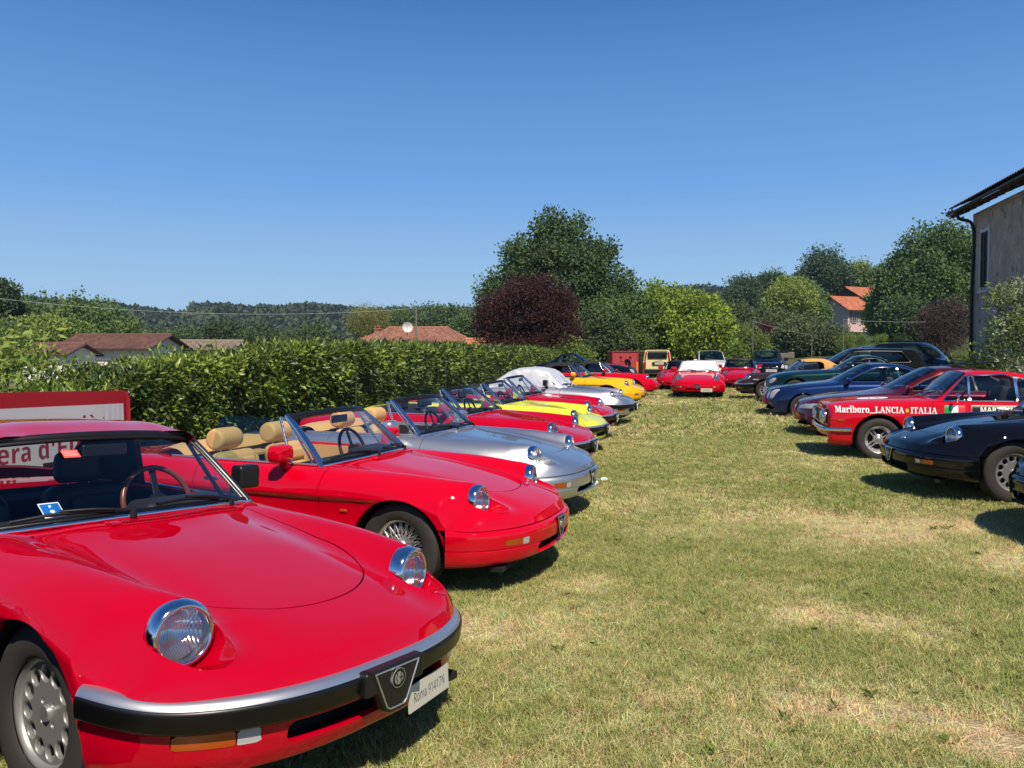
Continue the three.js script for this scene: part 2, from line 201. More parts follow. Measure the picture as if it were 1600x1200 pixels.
// ---------------------------------------------------------------- hedge, fence and banner behind the left row
{
  const hx = (d) => -6.45 + .2 * d, ht = pchip([2, 7.8, 9, 10.7, 16, 23, 43], [.86, .98, 1.12, 1.42, 1.64, 1.70, 1.78]);
  const t = thing('laurel_hedge', 'long dark laurel hedge with bright new growth behind the left row of cars', 'hedge');
  const r = rng(77), list = [], nrm = [.98, 0, .196];
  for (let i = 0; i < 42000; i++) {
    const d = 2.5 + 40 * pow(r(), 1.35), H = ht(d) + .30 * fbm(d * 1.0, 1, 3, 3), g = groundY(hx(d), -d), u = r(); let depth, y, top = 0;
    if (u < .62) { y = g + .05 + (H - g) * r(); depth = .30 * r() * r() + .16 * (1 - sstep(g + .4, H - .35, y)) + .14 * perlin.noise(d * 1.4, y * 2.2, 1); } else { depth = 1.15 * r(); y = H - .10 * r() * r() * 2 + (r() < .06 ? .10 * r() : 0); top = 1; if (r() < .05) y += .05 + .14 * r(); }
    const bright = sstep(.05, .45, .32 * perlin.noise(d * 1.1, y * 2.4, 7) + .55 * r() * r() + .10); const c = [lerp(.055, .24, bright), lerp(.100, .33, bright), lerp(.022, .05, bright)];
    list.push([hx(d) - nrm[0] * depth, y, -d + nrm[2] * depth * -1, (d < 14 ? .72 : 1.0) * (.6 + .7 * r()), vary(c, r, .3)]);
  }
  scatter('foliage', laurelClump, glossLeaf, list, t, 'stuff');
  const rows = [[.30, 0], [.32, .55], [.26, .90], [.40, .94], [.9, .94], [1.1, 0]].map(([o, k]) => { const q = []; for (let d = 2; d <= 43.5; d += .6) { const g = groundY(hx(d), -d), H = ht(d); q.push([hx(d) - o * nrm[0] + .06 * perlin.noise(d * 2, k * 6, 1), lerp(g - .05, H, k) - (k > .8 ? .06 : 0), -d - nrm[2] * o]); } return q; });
  mesh('dark_core', strip(rows), std(lin(.012, .018, .007), 1), t);  // added dark core sheet that blocks the view through the leaves
  const f = thing('wire_fence', 'thin green wire mesh fence on posts in front of the hedge', 'fence'), wires = [], fx = (d) => hx(d) + .16;
  for (let d = 16; d <= 35; d += 6.3) { const g = groundY(fx(d), -d); mesh('post', join([cyl(.018, .018, 1.45, 8, fx(d), g + .72, -d), cyl(.026, .022, .03, 8, fx(d), g + 1.46, -d)]), std(lin(.03, .045, .03), .7), f); }
  for (let d = 16; d < 34.8; d += .12) wires.push(bar([fx(d), groundY(fx(d), -d) + .05, -d], [fx(d), groundY(fx(d), -d) + 1.42, -d], .0022, 3)); for (let h = .1; h <= 1.42; h += .2) for (let d = 16; d < 34.8; d += 2.1) wires.push(bar([fx(d), groundY(fx(d), -d) + h, -d], [fx(d + 2.1), groundY(fx(d + 2.1), -d - 2.1) + h, -d - 2.1], .0026, 3));
  tag(mesh('wire_mesh', wires, std(lin(.03, .06, .035), .6), f), null, null, null, 'stuff');
  // banner with folds at its right end
  const tex = canvasTex(1536, 320, (c, w, h) => { c.fillStyle = '#c9c9cb'; c.fillRect(0, 0, w, h); c.fillStyle = '#a50f20'; c.fillRect(0, 0, w, 62); c.fillRect(w - 34, 0, 34, h); c.fillRect(0, h - 12, w, 12); c.fillStyle = '#8d1c30'; c.font = 'bold 92px sans-serif'; c.fillText('la', 880, 176); c.fillText('a', 1108, 176); c.fillText('più', 1204, 176); c.font = 'bold 106px sans-serif'; c.fillText('brughuera', 540, 276, 480); c.fillText("d'Euro", 1046, 276, 380); });
  tex.anisotropy = 8;
  const b0 = 5.0, b1 = 9.25, rw = [], UV = []; for (let j = 0; j <= 16; j++) { const q = []; for (let i = 0; i <= 110; i++) { const u = i / 110, v = j / 16, d = lerp(b0, b1, u), fold = sstep(.90, .93, u) * (.055 * sin((u - .9) * 330 + (1 - v) * 2) * (.15 + .85 * (1 - v))); const yt = lerp(1.33, 1.20, u) - (u > .985 ? (u - .985) * 2 : 0), yb = lerp(.52, .44, u); q.push([hx(d) + .22 + fold + .012 * sin(u * 22 + v * 2), lerp(yb, yt, v), -d]); UV.push(u, v); } rw.push(q); }
  const bg = strip(rw, false, false); bg.setAttribute('uv', new THREE.Float32BufferAttribute(UV, 2));
  const bn = thing('banner', 'white banner with red border and crimson lettering tied to the hedge', 'banner'); mesh('cloth', bg, std('#ffffff', .7, 0, { map: tex }), bn);
  for (const [d, y] of [[b0 + .05, 1.32], [b1 - .02, 1.18], [b1 - .02, .46], [7, 1.27]]) mesh('eyelet', new THREE.TorusGeometry(.014, .004, 6, 14).rotateY(PI / 2).translate(hx(d) + .226, y, -d), M.satin, bn);
}
// ---------------------------------------------------------------- buildings
function tiledRoof(w, d0, y0, d1, y1, col, seed, inset = 0, k = .22) { // one slope from the eave (d0,y0) up to the ridge (d1,y1), rounded tile channels
  const n = Math.round(w / k * 6), rows = [], C = [], R = rng(seed); const tone = []; for (let i = 0; i < 40 * (w / k + 2); i++) tone.push(.7 + .6 * R());
  const courses = max(3, Math.round(hypot(d1 - d0, y1 - y0) / .34));
  for (let j = 0; j <= courses * 2; j++) { const t = floor((j + 1) / 2) / courses, lift = (j % 2 ? 0 : .022), q = [], half = w / 2 - inset * t; for (let i = 0; i <= n; i++) { const x = -w / 2 + w * i / n; const xx = clamp(x, -half, half); q.push([xx, lerp(y0, y1, t) + .028 * cos(x / k * PI * 2) + lift, lerp(d0, d1, t)]); const tn = tone[(floor(i / 6) * 37 + floor(j / 2) * 13) % tone.length]; C.push(col[0] * tn, col[1] * tn, col[2] * tn); } rows.push(q); }
  const g = strip(rows, false, true); g.setAttribute('color', new THREE.Float32BufferAttribute(C, 3)); return g;
}
const tileMat = std('#ffffff', .9, 0, { vertexColors: true });
function farWindow(parent, x, y, z, w, h, ry, shutters) { const g = sub('window', parent); g.position.set(x, y, z); g.rotation.y = ry; mesh('pane', box(w, h, .03, 0, 0, .02), M.darkGlass, g); mesh('frame', join([box(w + .12, .07, .10, 0, h / 2 + .03, .03), box(w + .18, .07, .16, 0, -h / 2 - .04, .05), box(.07, h, .10, w / 2 + .03, 0, .03), box(.07, h, .10, -w / 2 - .03, 0, .03), box(.05, h, .05, 0, 0, .045)]), std(lin(.5, .48, .44), .7), g); mesh('inside', box(w, h, .02, 0, 0, -.02), M.matte, g); if (shutters) for (const s of [1, -1]) { const l = [box(.05, h, .04, s * (w / 2 + .12), 0, .06), box(.05, h, .04, s * (w / 2 + .08 + w * .5), 0, .06)]; for (let k = 0; k < 12; k++) l.push(box(w * .5, .05, .02, s * (w / 2 + .1 + w * .25), -h / 2 + (k + .5) * h / 12, .06, .5)); mesh('shutter', join(l), std(lin(.05, .06, .045), .7), g); } return g; }
function house(label, o) { // gabled or hipped house with tiles, walls, openings
  const { x, d, w, dep, eave, ridge, turn = 0, col = [.22, .085, .055], wall = [.78, .77, .73], over = .5, hip = 0, y = groundY(x, -d) } = o;
  const h = thing('house', label, 'house', [x, y, -d], turn, o.group); const e = eave - y, r = ridge - y, wm = std(lin(...wall), .9);
  const s = new THREE.Shape(); s.moveTo(-dep / 2, 0); s.lineTo(dep / 2, 0); s.lineTo(dep / 2, e); if (!hip) s.lineTo(0, r - .08); s.lineTo(-dep / 2, e); s.closePath(); const body = new THREE.ExtrudeGeometry(s, { depth: w, bevelEnabled: false }).translate(0, 0, -w / 2).rotateY(PI / 2);
  mesh('wall', body, wm, h);
  const rf = sub('roof', h), sl = (r - e) / (dep / 2); for (const sg of [1, -1]) { const g = tiledRoof(w + over * 2, dep / 2 + over, e - over * sl + .05, 0, r + .03, col, 5 + sg, hip); if (sg < 0) g.rotateY(PI); mesh('tiles', g, tileMat, rf); }
  if (hip) for (const sg of [1, -1]) { const g = tiledRoof(dep + over * 2, w / 2 + over, e - over * sl + .05, w / 2 + over - hip, r + .03, col, 9 + sg, dep / 2 + over); g.rotateY(sg * PI / 2); mesh('tiles', g, tileMat, rf); }
  mesh('ridge_cap', bar([-w / 2 - over + hip, r + .04, 0], [w / 2 + over - hip, r + .04, 0], .11, 8), std(lin(...col.map((c) => c * 1.3)), .9), rf);
  each('eave_board', [box(w + over * 2, .14, .04, 0, e - over * sl - .03, dep / 2 + over), box(w + over * 2, .14, .04, 0, e - over * sl - .03, -dep / 2 - over)], std(lin(.05, .035, .025), .8), rf);
  if (!hip) for (const sg of [1, -1]) each('barge_board', [1, -1].map((q) => bar([sg * (w / 2 + over), e - over * sl, q * (dep / 2 + over)], [sg * (w / 2 + over), r, 0], .07, 4)), std(lin(.05, .035, .025), .8), rf);
  for (const [wx, wy, ww, wh, side] of o.windows || []) farWindow(h, side === 'end' ? (w / 2 + .01) : wx, wy, side === 'end' ? wx : dep / 2 + .01, ww, wh, side === 'end' ? PI / 2 : 0, o.shutters);
  if (o.chimney) { const [cx, cy, cz] = o.chimney; const c = mesh('chimney', join([box(.45, 1.1, .45, cx, cy, cz), box(.6, .08, .6, cx, cy + .58, cz), box(.5, .06, .5, cx, cy + .8, cz)]), std(lin(.42, .17, .10), .9), h); each('pot', [0, 1, 2, 3].map((k) => box(.06, .16, .06, cx + (k % 2 ? .18 : -.18), cy + .69, cz + (k > 1 ? .18 : -.18))), std(lin(.4, .16, .1), .9), c); }
  if (o.dish) { const [cx, cy, cz, R] = o.dish; const g = lathe([[.001, 0], [R * .5, .04], [R, .16]], 24).rotateX(PI / 2).rotateY(.4).translate(cx, cy, cz); const m = mesh('satellite_dish', g, std(lin(.7, .7, .68), .5), h); mesh('bracket', join([bar([cx, cy - .7, cz - .1], [cx, cy, cz], .03), bar([cx, cy, cz], [cx + .15, cy - .1, cz + .4], .015)]), M.dullSteel, m); }
  if (o.aerial) { const [cx, cy, cz] = o.aerial; mesh('aerial', join([bar([cx, cy, cz], [cx, cy + 1.8, cz], .02), bar([cx - .7, cy + 1.6, cz], [cx + .7, cy + 1.6, cz], .012), ...[-.6, -.35, -.1, .15, .4, .6].map((k) => bar([cx + k, cy + 1.6, cz - .25], [cx + k, cy + 1.6, cz + .25], .008))]), M.dullSteel, h); }
  return h;
}
house('white house with dark brown tiled gable roof and white satellite dish, left behind the hedge', { x: px(194, 62), d: 62, w: 6.6, dep: 5.6, eave: 2.20, ridge: 3.12, turn: -.08, col: [.115, .055, .045], over: .55, dish: [-3.2, 3.0, 2.6, .42], aerial: [-3.4, 3.2, .5], windows: [[-1.6, 1.5, 1.0, 1.2], [1.4, 1.5, 1.0, 1.2], [0, 1.4, 1, 1.2, 'end']] });
house('low house with brown tiles and a terracotta chimney at the left edge', { x: px(92, 56), d: 56, w: 3.0, dep: 4.0, eave: 1.72, ridge: 2.34, turn: 0, col: [.125, .06, .05], over: .4, chimney: [-.2, 2.55, 1.2], windows: [[-1, 1.3, .9, 1.1], [1, 1.3, .9, 1.1]] });
house('long low house with greyish weathered roof right of the white house', { x: px(325, 72), d: 72, w: 5.4, dep: 6, eave: 2.1, ridge: 2.85, turn: .12, col: [.20, .16, .125], over: .4, aerial: [-2.4, 3.2, 0], windows: [[0, 1.4, 1, 1]] });
house('house with hipped orange tiled roof and satellite dish beside the wine-red tree', { x: px(654, 66), d: 66, w: 7.7, dep: 6.8, eave: 2.75, ridge: 3.80, turn: -.10, over: .55, col: [.25, .115, .075], hip: 1.9, dish: [.05, 3.85, 4.2, .40], chimney: [-3.5, 3.3, -.5], windows: [[-2, 1.9, 1, 1.2], [2, 1.9, 1, 1.2], [0, 1.9, 1, 1.2, 'end']] });
house('small low outbuilding with pale tiles left of the orange roofed house', { x: px(560, 64), d: 64, w: 2.2, dep: 3, eave: 2.05, ridge: 2.5, turn: 0, col: [.40, .27, .18], over: .3, windows: [[0, 1.2, .6, .7]] });
house('little lean-to house with orange tiles between the hipped house and the wine-red tree', { x: px(752, 60), d: 60, w: 1.8, dep: 3, eave: 2.05, ridge: 2.75, turn: -.2, col: [.42, .17, .09], over: .3, windows: [[0, 1.2, .6, .7]] });
house('lower hillside house with bright orange roof, white balcony wall and dark openings', { x: px(1318, 118), d: 118, w: 4.2, dep: 5.4, eave: 8.35, ridge: 10.0, turn: .42, y: 4.9, col: [.40, .135, .07], over: .7, wall: [.62, .45, .42], shutters: true, windows: [[-1.0, 2.1, .7, 1.5], [.9, 2.1, .7, 1.5], [1.2, 2.1, .8, 1.4, 'end'], [-1.2, 2.1, .8, 1.4, 'end']] });
house('upper hillside house with orange roof and dark gable above the lower one', { x: px(1342, 127), d: 127, w: 4.8, dep: 5.4, eave: 10.6, ridge: 12.1, turn: .42, y: 6.2, col: [.40, .14, .07], over: .7, wall: [.10, .085, .075], chimney: [1.6, 5.6, .8], windows: [[-.8, 3.0, .7, 1.3], [.9, 3.0, .7, 1.3]] });
{ // farmhouse on the right: grey rendered wall in shade, shutters, deep eaves, downpipe
  const D = 32, dir = V(-.21, 0, 1).normalize(), ang = atan2(-.21, 1); const b = thing('farmhouse', 'tall grey rendered farmhouse with shuttered window and deep dark eaves at right', 'house', [px(1516, D), groundY(px(1516, D), -D) - .1, -D], 0); b.rotation.y = ang; // local z runs toward the camera along the wall, x into the house
  const stain = dataTex(512, 512, (i, j) => { const u = i / 512, v = j / 512; let c = 1 + .20 * fbm(u * 6, v * 6, 1, 5) + .12 * fbm(u * 40, v * 40, 3, 3); const streak = fbm(u * 34, v * 1.6, 9, 3); if (streak > .2) c *= .90; const lo = fbm(u * 14, v * 9, 21, 4); if (lo > .26) c *= .78; if (lo < -.30) c *= 1.12; c = clamp(c * 196, 20, 250); return [c, c * .985, c * .96]; }, true);
  const H = 6.92, W = 7, LZ = 14; const wg = new THREE.BoxGeometry(W, H, LZ); const p = wg.attributes.position, uv = wg.attributes.uv, nn = wg.attributes.normal; for (let i = 0; i < p.count; i++) uv.setXY(i, (abs(nn.getX(i)) > .5 ? p.getZ(i) : p.getX(i)) / 5, p.getY(i) / 5); wg.translate(W / 2, H / 2, LZ / 2);
  mesh('wall', wg, std(lin(.80, .69, .55), .95, 0, { map: stain, bumpMap: stain, bumpScale: .006 }), b);
  const win = (z, y, w, h) => { const g = sub('window', b); g.position.set(-.001, y, z); mesh('surround', join([box(.06, h + .34, .13, -.02, .02, -w / 2 - .065), box(.06, h + .34, .13, -.02, .02, w / 2 + .065), box(.06, .13, w, -.02, h / 2 + .065, 0), box(.12, .08, w + .36, -.05, -h / 2 - .19, 0)]), std(lin(.62, .62, .60), .9), g); for (const s of [-1, 1]) { const sh = mesh('shutter', join([box(.05, h, .06, -.045, 0, s * .035), box(.05, h, .06, -.045, 0, s * (w / 2 - .03)), box(.05, .09, w / 2, -.045, h / 2 - .045, s * w / 4), box(.05, .09, w / 2, -.045, -h / 2 + .045, s * w / 4), box(.05, .07, w / 2, -.045, 0, s * w / 4)]), std(lin(.012, .016, .015), .7), g); for (let k = 0; k < 26; k++) mesh('slat', box(.012, .075, w / 2 - .06, -.04, -h / 2 + .12 + k * (h - .24) / 25, s * w / 4, 0, 0, .6), sh.material, sh); } return g; };
  win(1.42, 5.0, .66, 2.05); win(5.75, 5.0, .66, 2.05); win(9.6, 5.0, .66, 2.05); win(5.75, 1.9, .66, 2.0); win(8.2, 1.9, .86, 2.0);
  const rf = sub('roof', b); const ry = H + .28; // slope rises into the house
  mesh('tiles', (() => { const g = tiledRoof(LZ + 1.6, .66, .12, -4.5, 2.2, [.10, .055, .04], 3); g.rotateY(-PI / 2); return g.translate(0, ry - .05, LZ / 2); })(), tileMat, rf);
  mesh('tiles', (() => { const g = tiledRoof(LZ + 2, 1.0, 0, -4.5, 2.2, [.10, .055, .04], 4); g.rotateY(PI / 2); return g.translate(W + 1, ry - .05, LZ / 2); })(), tileMat, rf);
  mesh('soffit', box(.80, .05, LZ + 1.6, -.26, ry - .06, LZ / 2, 0, 0, .38), std(lin(.05, .035, .025), .9), rf);
  for (let k = 0; k < 22; k++) mesh('rafter', box(.70, .12, .09, -.26, ry - .13, -.65 + k * .72, 0, 0, .38), std(lin(.06, .045, .035), .9), rf);
  mesh('verge_board', join([box(5.2, .13, .05, 1.70, ry + .85, -.82, 0, 0, .382)]), std(lin(.05, .04, .03), .9), rf);
  mesh('gable_wall', (() => { const s = new THREE.Shape(); s.moveTo(0, 0); s.lineTo(W, 0); s.lineTo(W / 2, 1.75); s.closePath(); return new THREE.ExtrudeGeometry(s, { depth: LZ, bevelEnabled: false }).translate(0, H, 0); })(), std(lin(.2, .19, .18), .95), b);
  const gt = mesh('gutter', join([tube([[-.72, ry - .16, -.8], [-.72, ry - .16, LZ + .8]], .055, 8, 12)]), std(lin(.03, .028, .027), .5, .4), b);
  mesh('downpipe', tube([[-.70, ry - .22, .30], [-.66, ry - .40, .30], [-.50, ry - .52, .30], [-.24, ry - .58, .30], [-.10, ry - .78, .30], [-.09, 4, .30], [-.09, .2, .30]], .062, 10, 60), std(lin(.016, .015, .015), .5, .3), gt);
  mesh('cable', tube([[-.03, H - .1, .1], [-.03, H - .18, 3], [-.03, H - .12, 6], [-.03, H - .2, 13]], .012, 5, 24), std(lin(.5, .45, .38), .6), b);
}
// ---------------------------------------------------------------- trees and shrubs, each its own thing
const T = (name, label, cat, u, d, top, rpx, o = {}) => { const x = px(u, d), y = o.y ?? groundY(x, -d), h = EYE + (555 - top) / 1264 * d - y, r = rpx / 1264 * d; return tree(name, label, cat, { ...o, x, z: -d, y, lobes: o.lobes ? o.lobes(h, r) : L1(h, r, o.k ?? 1, o.seed || u, o.n ?? 7) }); };
T('oak_tree', 'tall broad dark green oak, the highest tree in the middle', 'tree', 868, 52, 331, 120, { seed: 3, cs: 1.0, dens: 2.1, puff: .24, np: .44, col: [.044, .074, .028], trunk: .3, lobes: (h, r) => [[0, h * .5, 0, r * .66, h * .36, r * .66], [-.1, h * .78, 0, r * .38, h * .20, r * .38], [-r * .60, h * .42, .5, r * .42, h * .24, r * .4], [r * .62, h * .45, .3, r * .44, h * .24, r * .4], [-r * .35, h * .66, .4, r * .36, h * .16, r * .36], [r * .42, h * .64, 0, r * .36, h * .17, r * .36], [0, h * .32, 1, r * .7, h * .2, r * .5], [-r * .86, h * .53, 0, r * .16, h * .09, r * .16], [r * .92, h * .50, 0, r * .14, h * .10, r * .14], [-.3, h * .93, 0, r * .12, h * .07, r * .12], [r * .28, h * .88, 0, r * .14, h * .07, r * .14], [r * .6, h * .74, .2, r * .16, h * .08, r * .15], [-r * .55, h * .73, .2, r * .15, h * .08, r * .15]] });
T('plum_tree', 'round wine-red leaved tree in front of the tall oak', 'tree', 824, 45, 428, 80, { seed: 5, clump: roundClump, cs: .8, dens: 3.4, col: [.030, .012, .011], np: .38, trunk: .14, vary: .4, lobes: (h, r) => [[0, h * .52, 0, r * .85, h * .42, r * .85], [-r * .4, h * .42, .6, r * .55, h * .34, r * .5], [r * .45, h * .40, .6, r * .52, h * .32, r * .5], [.1, h * .74, .2, r * .42, h * .25, r * .42], [-r * .75, h * .56, .2, r * .3, h * .2, r * .3], [r * .7, h * .62, .1, r * .26, h * .18, r * .26]] });
T('lime_tree', 'light yellow-green tree right of the oak, nearer the oak', 'tree', 1040, 50, 440, 52, { seed: 7, cs: .95, col: [.105, .150, .026], trunk: .15, k: 1.25 });
T('lime_tree', 'bright yellow-green round tree behind the white car', 'tree', 1088, 47, 456, 52, { seed: 8, cs: .95, col: [.12, .165, .026], trunk: .15, k: 1.15 });
T('ash_tree', 'mid-green tree between the oak and the yellow-green trees', 'tree', 975, 49, 455, 62, { seed: 9, cs: 1, col: [.055, .09, .028], trunk: .16, k: 1.2 });
T('elder_tree', 'dull green low tree beneath the right side of the oak', 'tree', 930, 46, 488, 52, { seed: 10, cs: .9, col: [.040, .066, .026], trunk: .12 });
for (const [u, d, top, r, c, lb] of [[885, 44, 532, 34, [.09, .13, .03], 'bright green shrub at the far end of the hedge'], [935, 47, 530, 36, [.055, .085, .025], 'dark green shrub left of the red container'], [1000, 52, 528, 38, [.06, .09, .028], 'green shrub behind the red container and the cream van'], [1065, 48, 530, 36, [.075, .11, .03], 'green shrub behind the red car with the white sunshade'], [1120, 50, 522, 38, [.08, .12, .03], 'leafy shrub above the white car'], [1158, 52, 508, 34, [.085, .12, .032], 'pale green leafy shrub left of the thin grey pole'], [1165, 56, 530, 30, [.07, .10, .03], 'small green shrub behind the dark blue hatchback']]) T('shrub', lb, 'shrub', u, d, top, r, { seed: u, clump: roundClump, cs: .75, dens: 3.4, col: c, trunk: .05, lobes: (h, q) => [[0, h * .5, 0, q * .9, h * .48, q * .8], [-q * .5, h * .4, .4, q * .6, h * .38, q * .5], [q * .5, h * .42, .4, q * .6, h * .40, q * .5]] });
// hillside on the right
for (const [u, d, top, r, c, k, lb, cs] of [
  [1160, 120, 428, 34, [.032, .055, .026], 1.4, 'dark green tree, leftmost on the right hillside', 1.6], [1205, 125, 422, 30, [.036, .060, .026], 1.3, 'dark green round tree second from left on the right hillside', 1.6], [1232, 105, 432, 36, [.10, .13, .03], 1.1, 'yellow-green tree left of the hillside houses', 1.5],
  [1285, 150, 389, 46, [.030, .052, .026], 1.1, 'dark oak standing highest above the hillside houses', 2.0], [1258, 108, 462, 34, [.052, .085, .026], 1, 'mid-green tree just left of the lower hillside house', 1.5], [1340, 150, 408, 38, [.085, .115, .03], 1, 'yellow-green tree above the upper hillside house', 1.9], [1376, 145, 415, 26, [.06, .095, .03], 1.2, 'thin airy tree right of the upper hillside house', 1.6],
  [1376, 84, 468, 23, [.125, .150, .032], 1.5, 'pale chestnut tree hiding the right end of the hillside houses', 1.3], [1460, 78, 349, 76, [.046, .076, .025], 1.35, 'large dense dark tree beside the farmhouse', 1.5], [1414, 80, 392, 42, [.040, .068, .024], 1.5, 'dark tree left of the largest hillside tree', 1.4], [1415, 70, 462, 40, [.036, .060, .022], 1, 'dark green bushy tree below the largest hillside tree', 1.2],
  [1215, 78, 482, 44, [.052, .070, .028], 1.1, 'grey-green tree above the clipped shrubs', 1.2], [1256, 70, 494, 38, [.055, .072, .032], 1, 'grey-green willow-like tree in front of the hillside houses', 1.1], [1304, 68, 512, 24, [.05, .07, .03], 1, 'low grey-green bush below the hillside houses', 1.0], [1175, 75, 508, 26, [.05, .07, .026], 1, 'small dull green tree behind the pale shrub', 1.0], [1140, 90, 470, 40, [.04, .06, .024], 1, 'dark green tree behind the yellow-green trees', 1.4], [1240, 130, 440, 60, [.06, .09, .03], .8, 'wide mid-green tree mass left of the houses', 1.8], [1395, 120, 440, 40, [.05, .08, .026], 1.2, 'mid-green tree right of the houses', 1.6]])
  T('hillside_tree', lb, 'tree', u, d, top, r, { seed: u + d, cs, dens: 3.3, col: c.map((q) => q * 1.2), k, trunk: .25, n: 6 });
T('plum_tree', 'dusky purple bush beside the farmhouse wall', 'tree', 1478, 58, 462, 48, { seed: 21, clump: fineClump, cs: .9, dens: 2.2, col: [.036, .023, .021], trunk: .1, lobes: (h, r) => [[0, h * .5, 0, r * .9, h * .48, r * .8], [-r * .4, h * .35, .5, r * .7, h * .34, r * .6]] });
T('plum_tree', 'small dark purple bush in the middle distance on the right', 'tree', 1198, 74, 505, 16, { seed: 22, clump: fineClump, cs: .9, col: [.045, .016, .02], trunk: .06 });
const ballSpots = [[1186, 60, 12, 'leftmost, left of the pale pole'], [1322, 56, 13, 'first of the four in front of the dark estate car, darkest'], [1344, 56, 11.5, 'second of the four in the clipped row'], [1376, 56, 11.5, 'third of the four in the clipped row'], [1408, 56, 10.5, 'shade painted into its leaves, nearest the farmhouse, last of the clipped row']];
ballSpots.forEach(([u, d, r, w], i) => { const x = px(u, d), y = groundY(x, -d), R = r / 1264 * d, cy = EYE + (555 - 535) / 1264 * d; tree('clipped_shrub', 'round clipped shrub, ' + w, 'shrub', { x, z: -d, y: cy - R, lobes: [[0, R * 1.05, 0, R * .80, R * .92, R * .80]], clump: roundClump, cs: .34, dens: 2.2, col: i === 4 ? [.028, .05, .02] : [.085, .125, .028], trunk: .04, seed: 300 + i, group: 'round clipped shrubs on the lawn' }); });  // last shrub gets darker leaves that paint in its shade
// left side
for (const [u, d, top, r, c, lb, cs] of [[-22, 70, 436, 44, [.030, .05, .022], 'dark tree at the extreme left edge', 1.5], [30, 74, 466, 50, [.045, .072, .024], 'mid-green tree second from the left edge', 1.5], [84, 78, 468, 46, [.06, .09, .026], 'light green tree behind the low house', 1.5], [132, 76, 468, 50, [.052, .082, .025], 'green tree behind the white house roof', 1.5], [168, 82, 474, 46, [.040, .066, .024], 'dark green tree at the right end of the left group', 1.6], [62, 66, 492, 44, [.085, .115, .026], 'bright green bushy tree above the low house', 1.2], [110, 68, 500, 40, [.070, .105, .026], 'bright green bush left of the white house ridge', 1.2], [8, 62, 500, 34, [.05, .08, .024], 'dark bushy tree over the left end of the hedge', 1.2], [195, 80, 500, 26, [.05, .08, .025], 'small tree at the right foot of the left group', 1.3],
  [350, 96, 502, 26, [.030, .05, .02], 'single dark round tree above the hedge in the valley', 1.4], [425, 110, 506, 60, [.035, .055, .02], 'broad dark tree in the valley left of the birch', 1.8], [490, 105, 504, 50, [.038, .06, .022], 'dark green tree in the valley beside the birch', 1.7], [300, 110, 512, 50, [.04, .066, .024], 'low green tree in the valley behind the grey roof', 1.7], [385, 92, 520, 40, [.03, .05, .018], 'dark bush low in the valley', 1.4], [245, 112, 512, 40, [.045, .07, .026], 'green tree in the valley left of the grey roof', 1.7],
  [640, 120, 482, 46, [.042, .068, .025], 'dark tree behind the orange roof, left one', 1.8], [700, 118, 474, 46, [.040, .066, .025], 'tall dark tree behind the orange roof, right one', 1.8], [742, 100, 486, 40, [.048, .078, .026], 'green tree left of the oak', 1.6], [670, 130, 478, 46, [.036, .06, .025], 'dark tree behind the telegraph pole', 1.9]])
  T('valley_tree', lb, 'tree', u, d, top, r, { seed: u + 400, cs, dens: u < 240 ? 3.4 : 2.6, col: c.map((q) => q * (u < 240 ? 1.3 : 1.1)), k: 1, trunk: .22, y: EYE + (555 - top) / 1264 * d - max(r / 1264 * d * 2.1, EYE + (555 - top) / 1264 * d + 2.2) });
T('birch_tree', 'thin birch with pale branches and sparse leaves above the hedge', 'tree', 575, 74, 470, 34, { seed: 31, clump: fineClump, cs: .9, dens: 1.5, col: [.105, .115, .04], trunk: .12, bark: birch, n: 8, k: 1.3 });
T('garden_bush', 'loose light green bush at the left edge over the hedge', 'shrub', 10, 11.5, 528, 62, { seed: 33, clump: spikeClump, cs: 1.1, dens: 9, col: [.12, .16, .035], trunk: .03, lobes: (h, r) => [[0, h * .6, 0, r, h * .42, r * .8], [r * .8, h * .52, -.2, r * .6, h * .36, r * .5], [-r, h * .6, 0, r * .8, h * .38, r * .6]] });
T('silver_shrub', 'tall variegated shrub with whitish leaf tips beside the farmhouse', 'shrub', 1590, 20.5, 428, 48, { seed: 35, clump: spikeClump, cs: .95, dens: 7, col: [.060, .085, .024], mix: [.20, .215, .14, .35], vary: .35, trunk: .05, lobes: (h, r) => [[0, h * .48, 0, r * .95, h * .46, r * .8], [-r * .55, h * .36, .2, r * .5, h * .32, r * .5], [r * .4, h * .72, 0, r * .5, h * .25, r * .5], [-r * .2, h * .70, 0, r * .4, h * .22, r * .4]] });
T('low_bush', 'low bright green bush at the foot of the farmhouse', 'shrub', 1540, 22, 552, 46, { seed: 36, clump: spikeClump, cs: 1.2, dens: 7, col: [.13, .17, .03], trunk: .03, lobes: (h, r) => [[0, h * .45, 0, r, h * .5, r * .6], [-r * .5, h * .3, .3, r * .6, h * .36, r * .5]] });
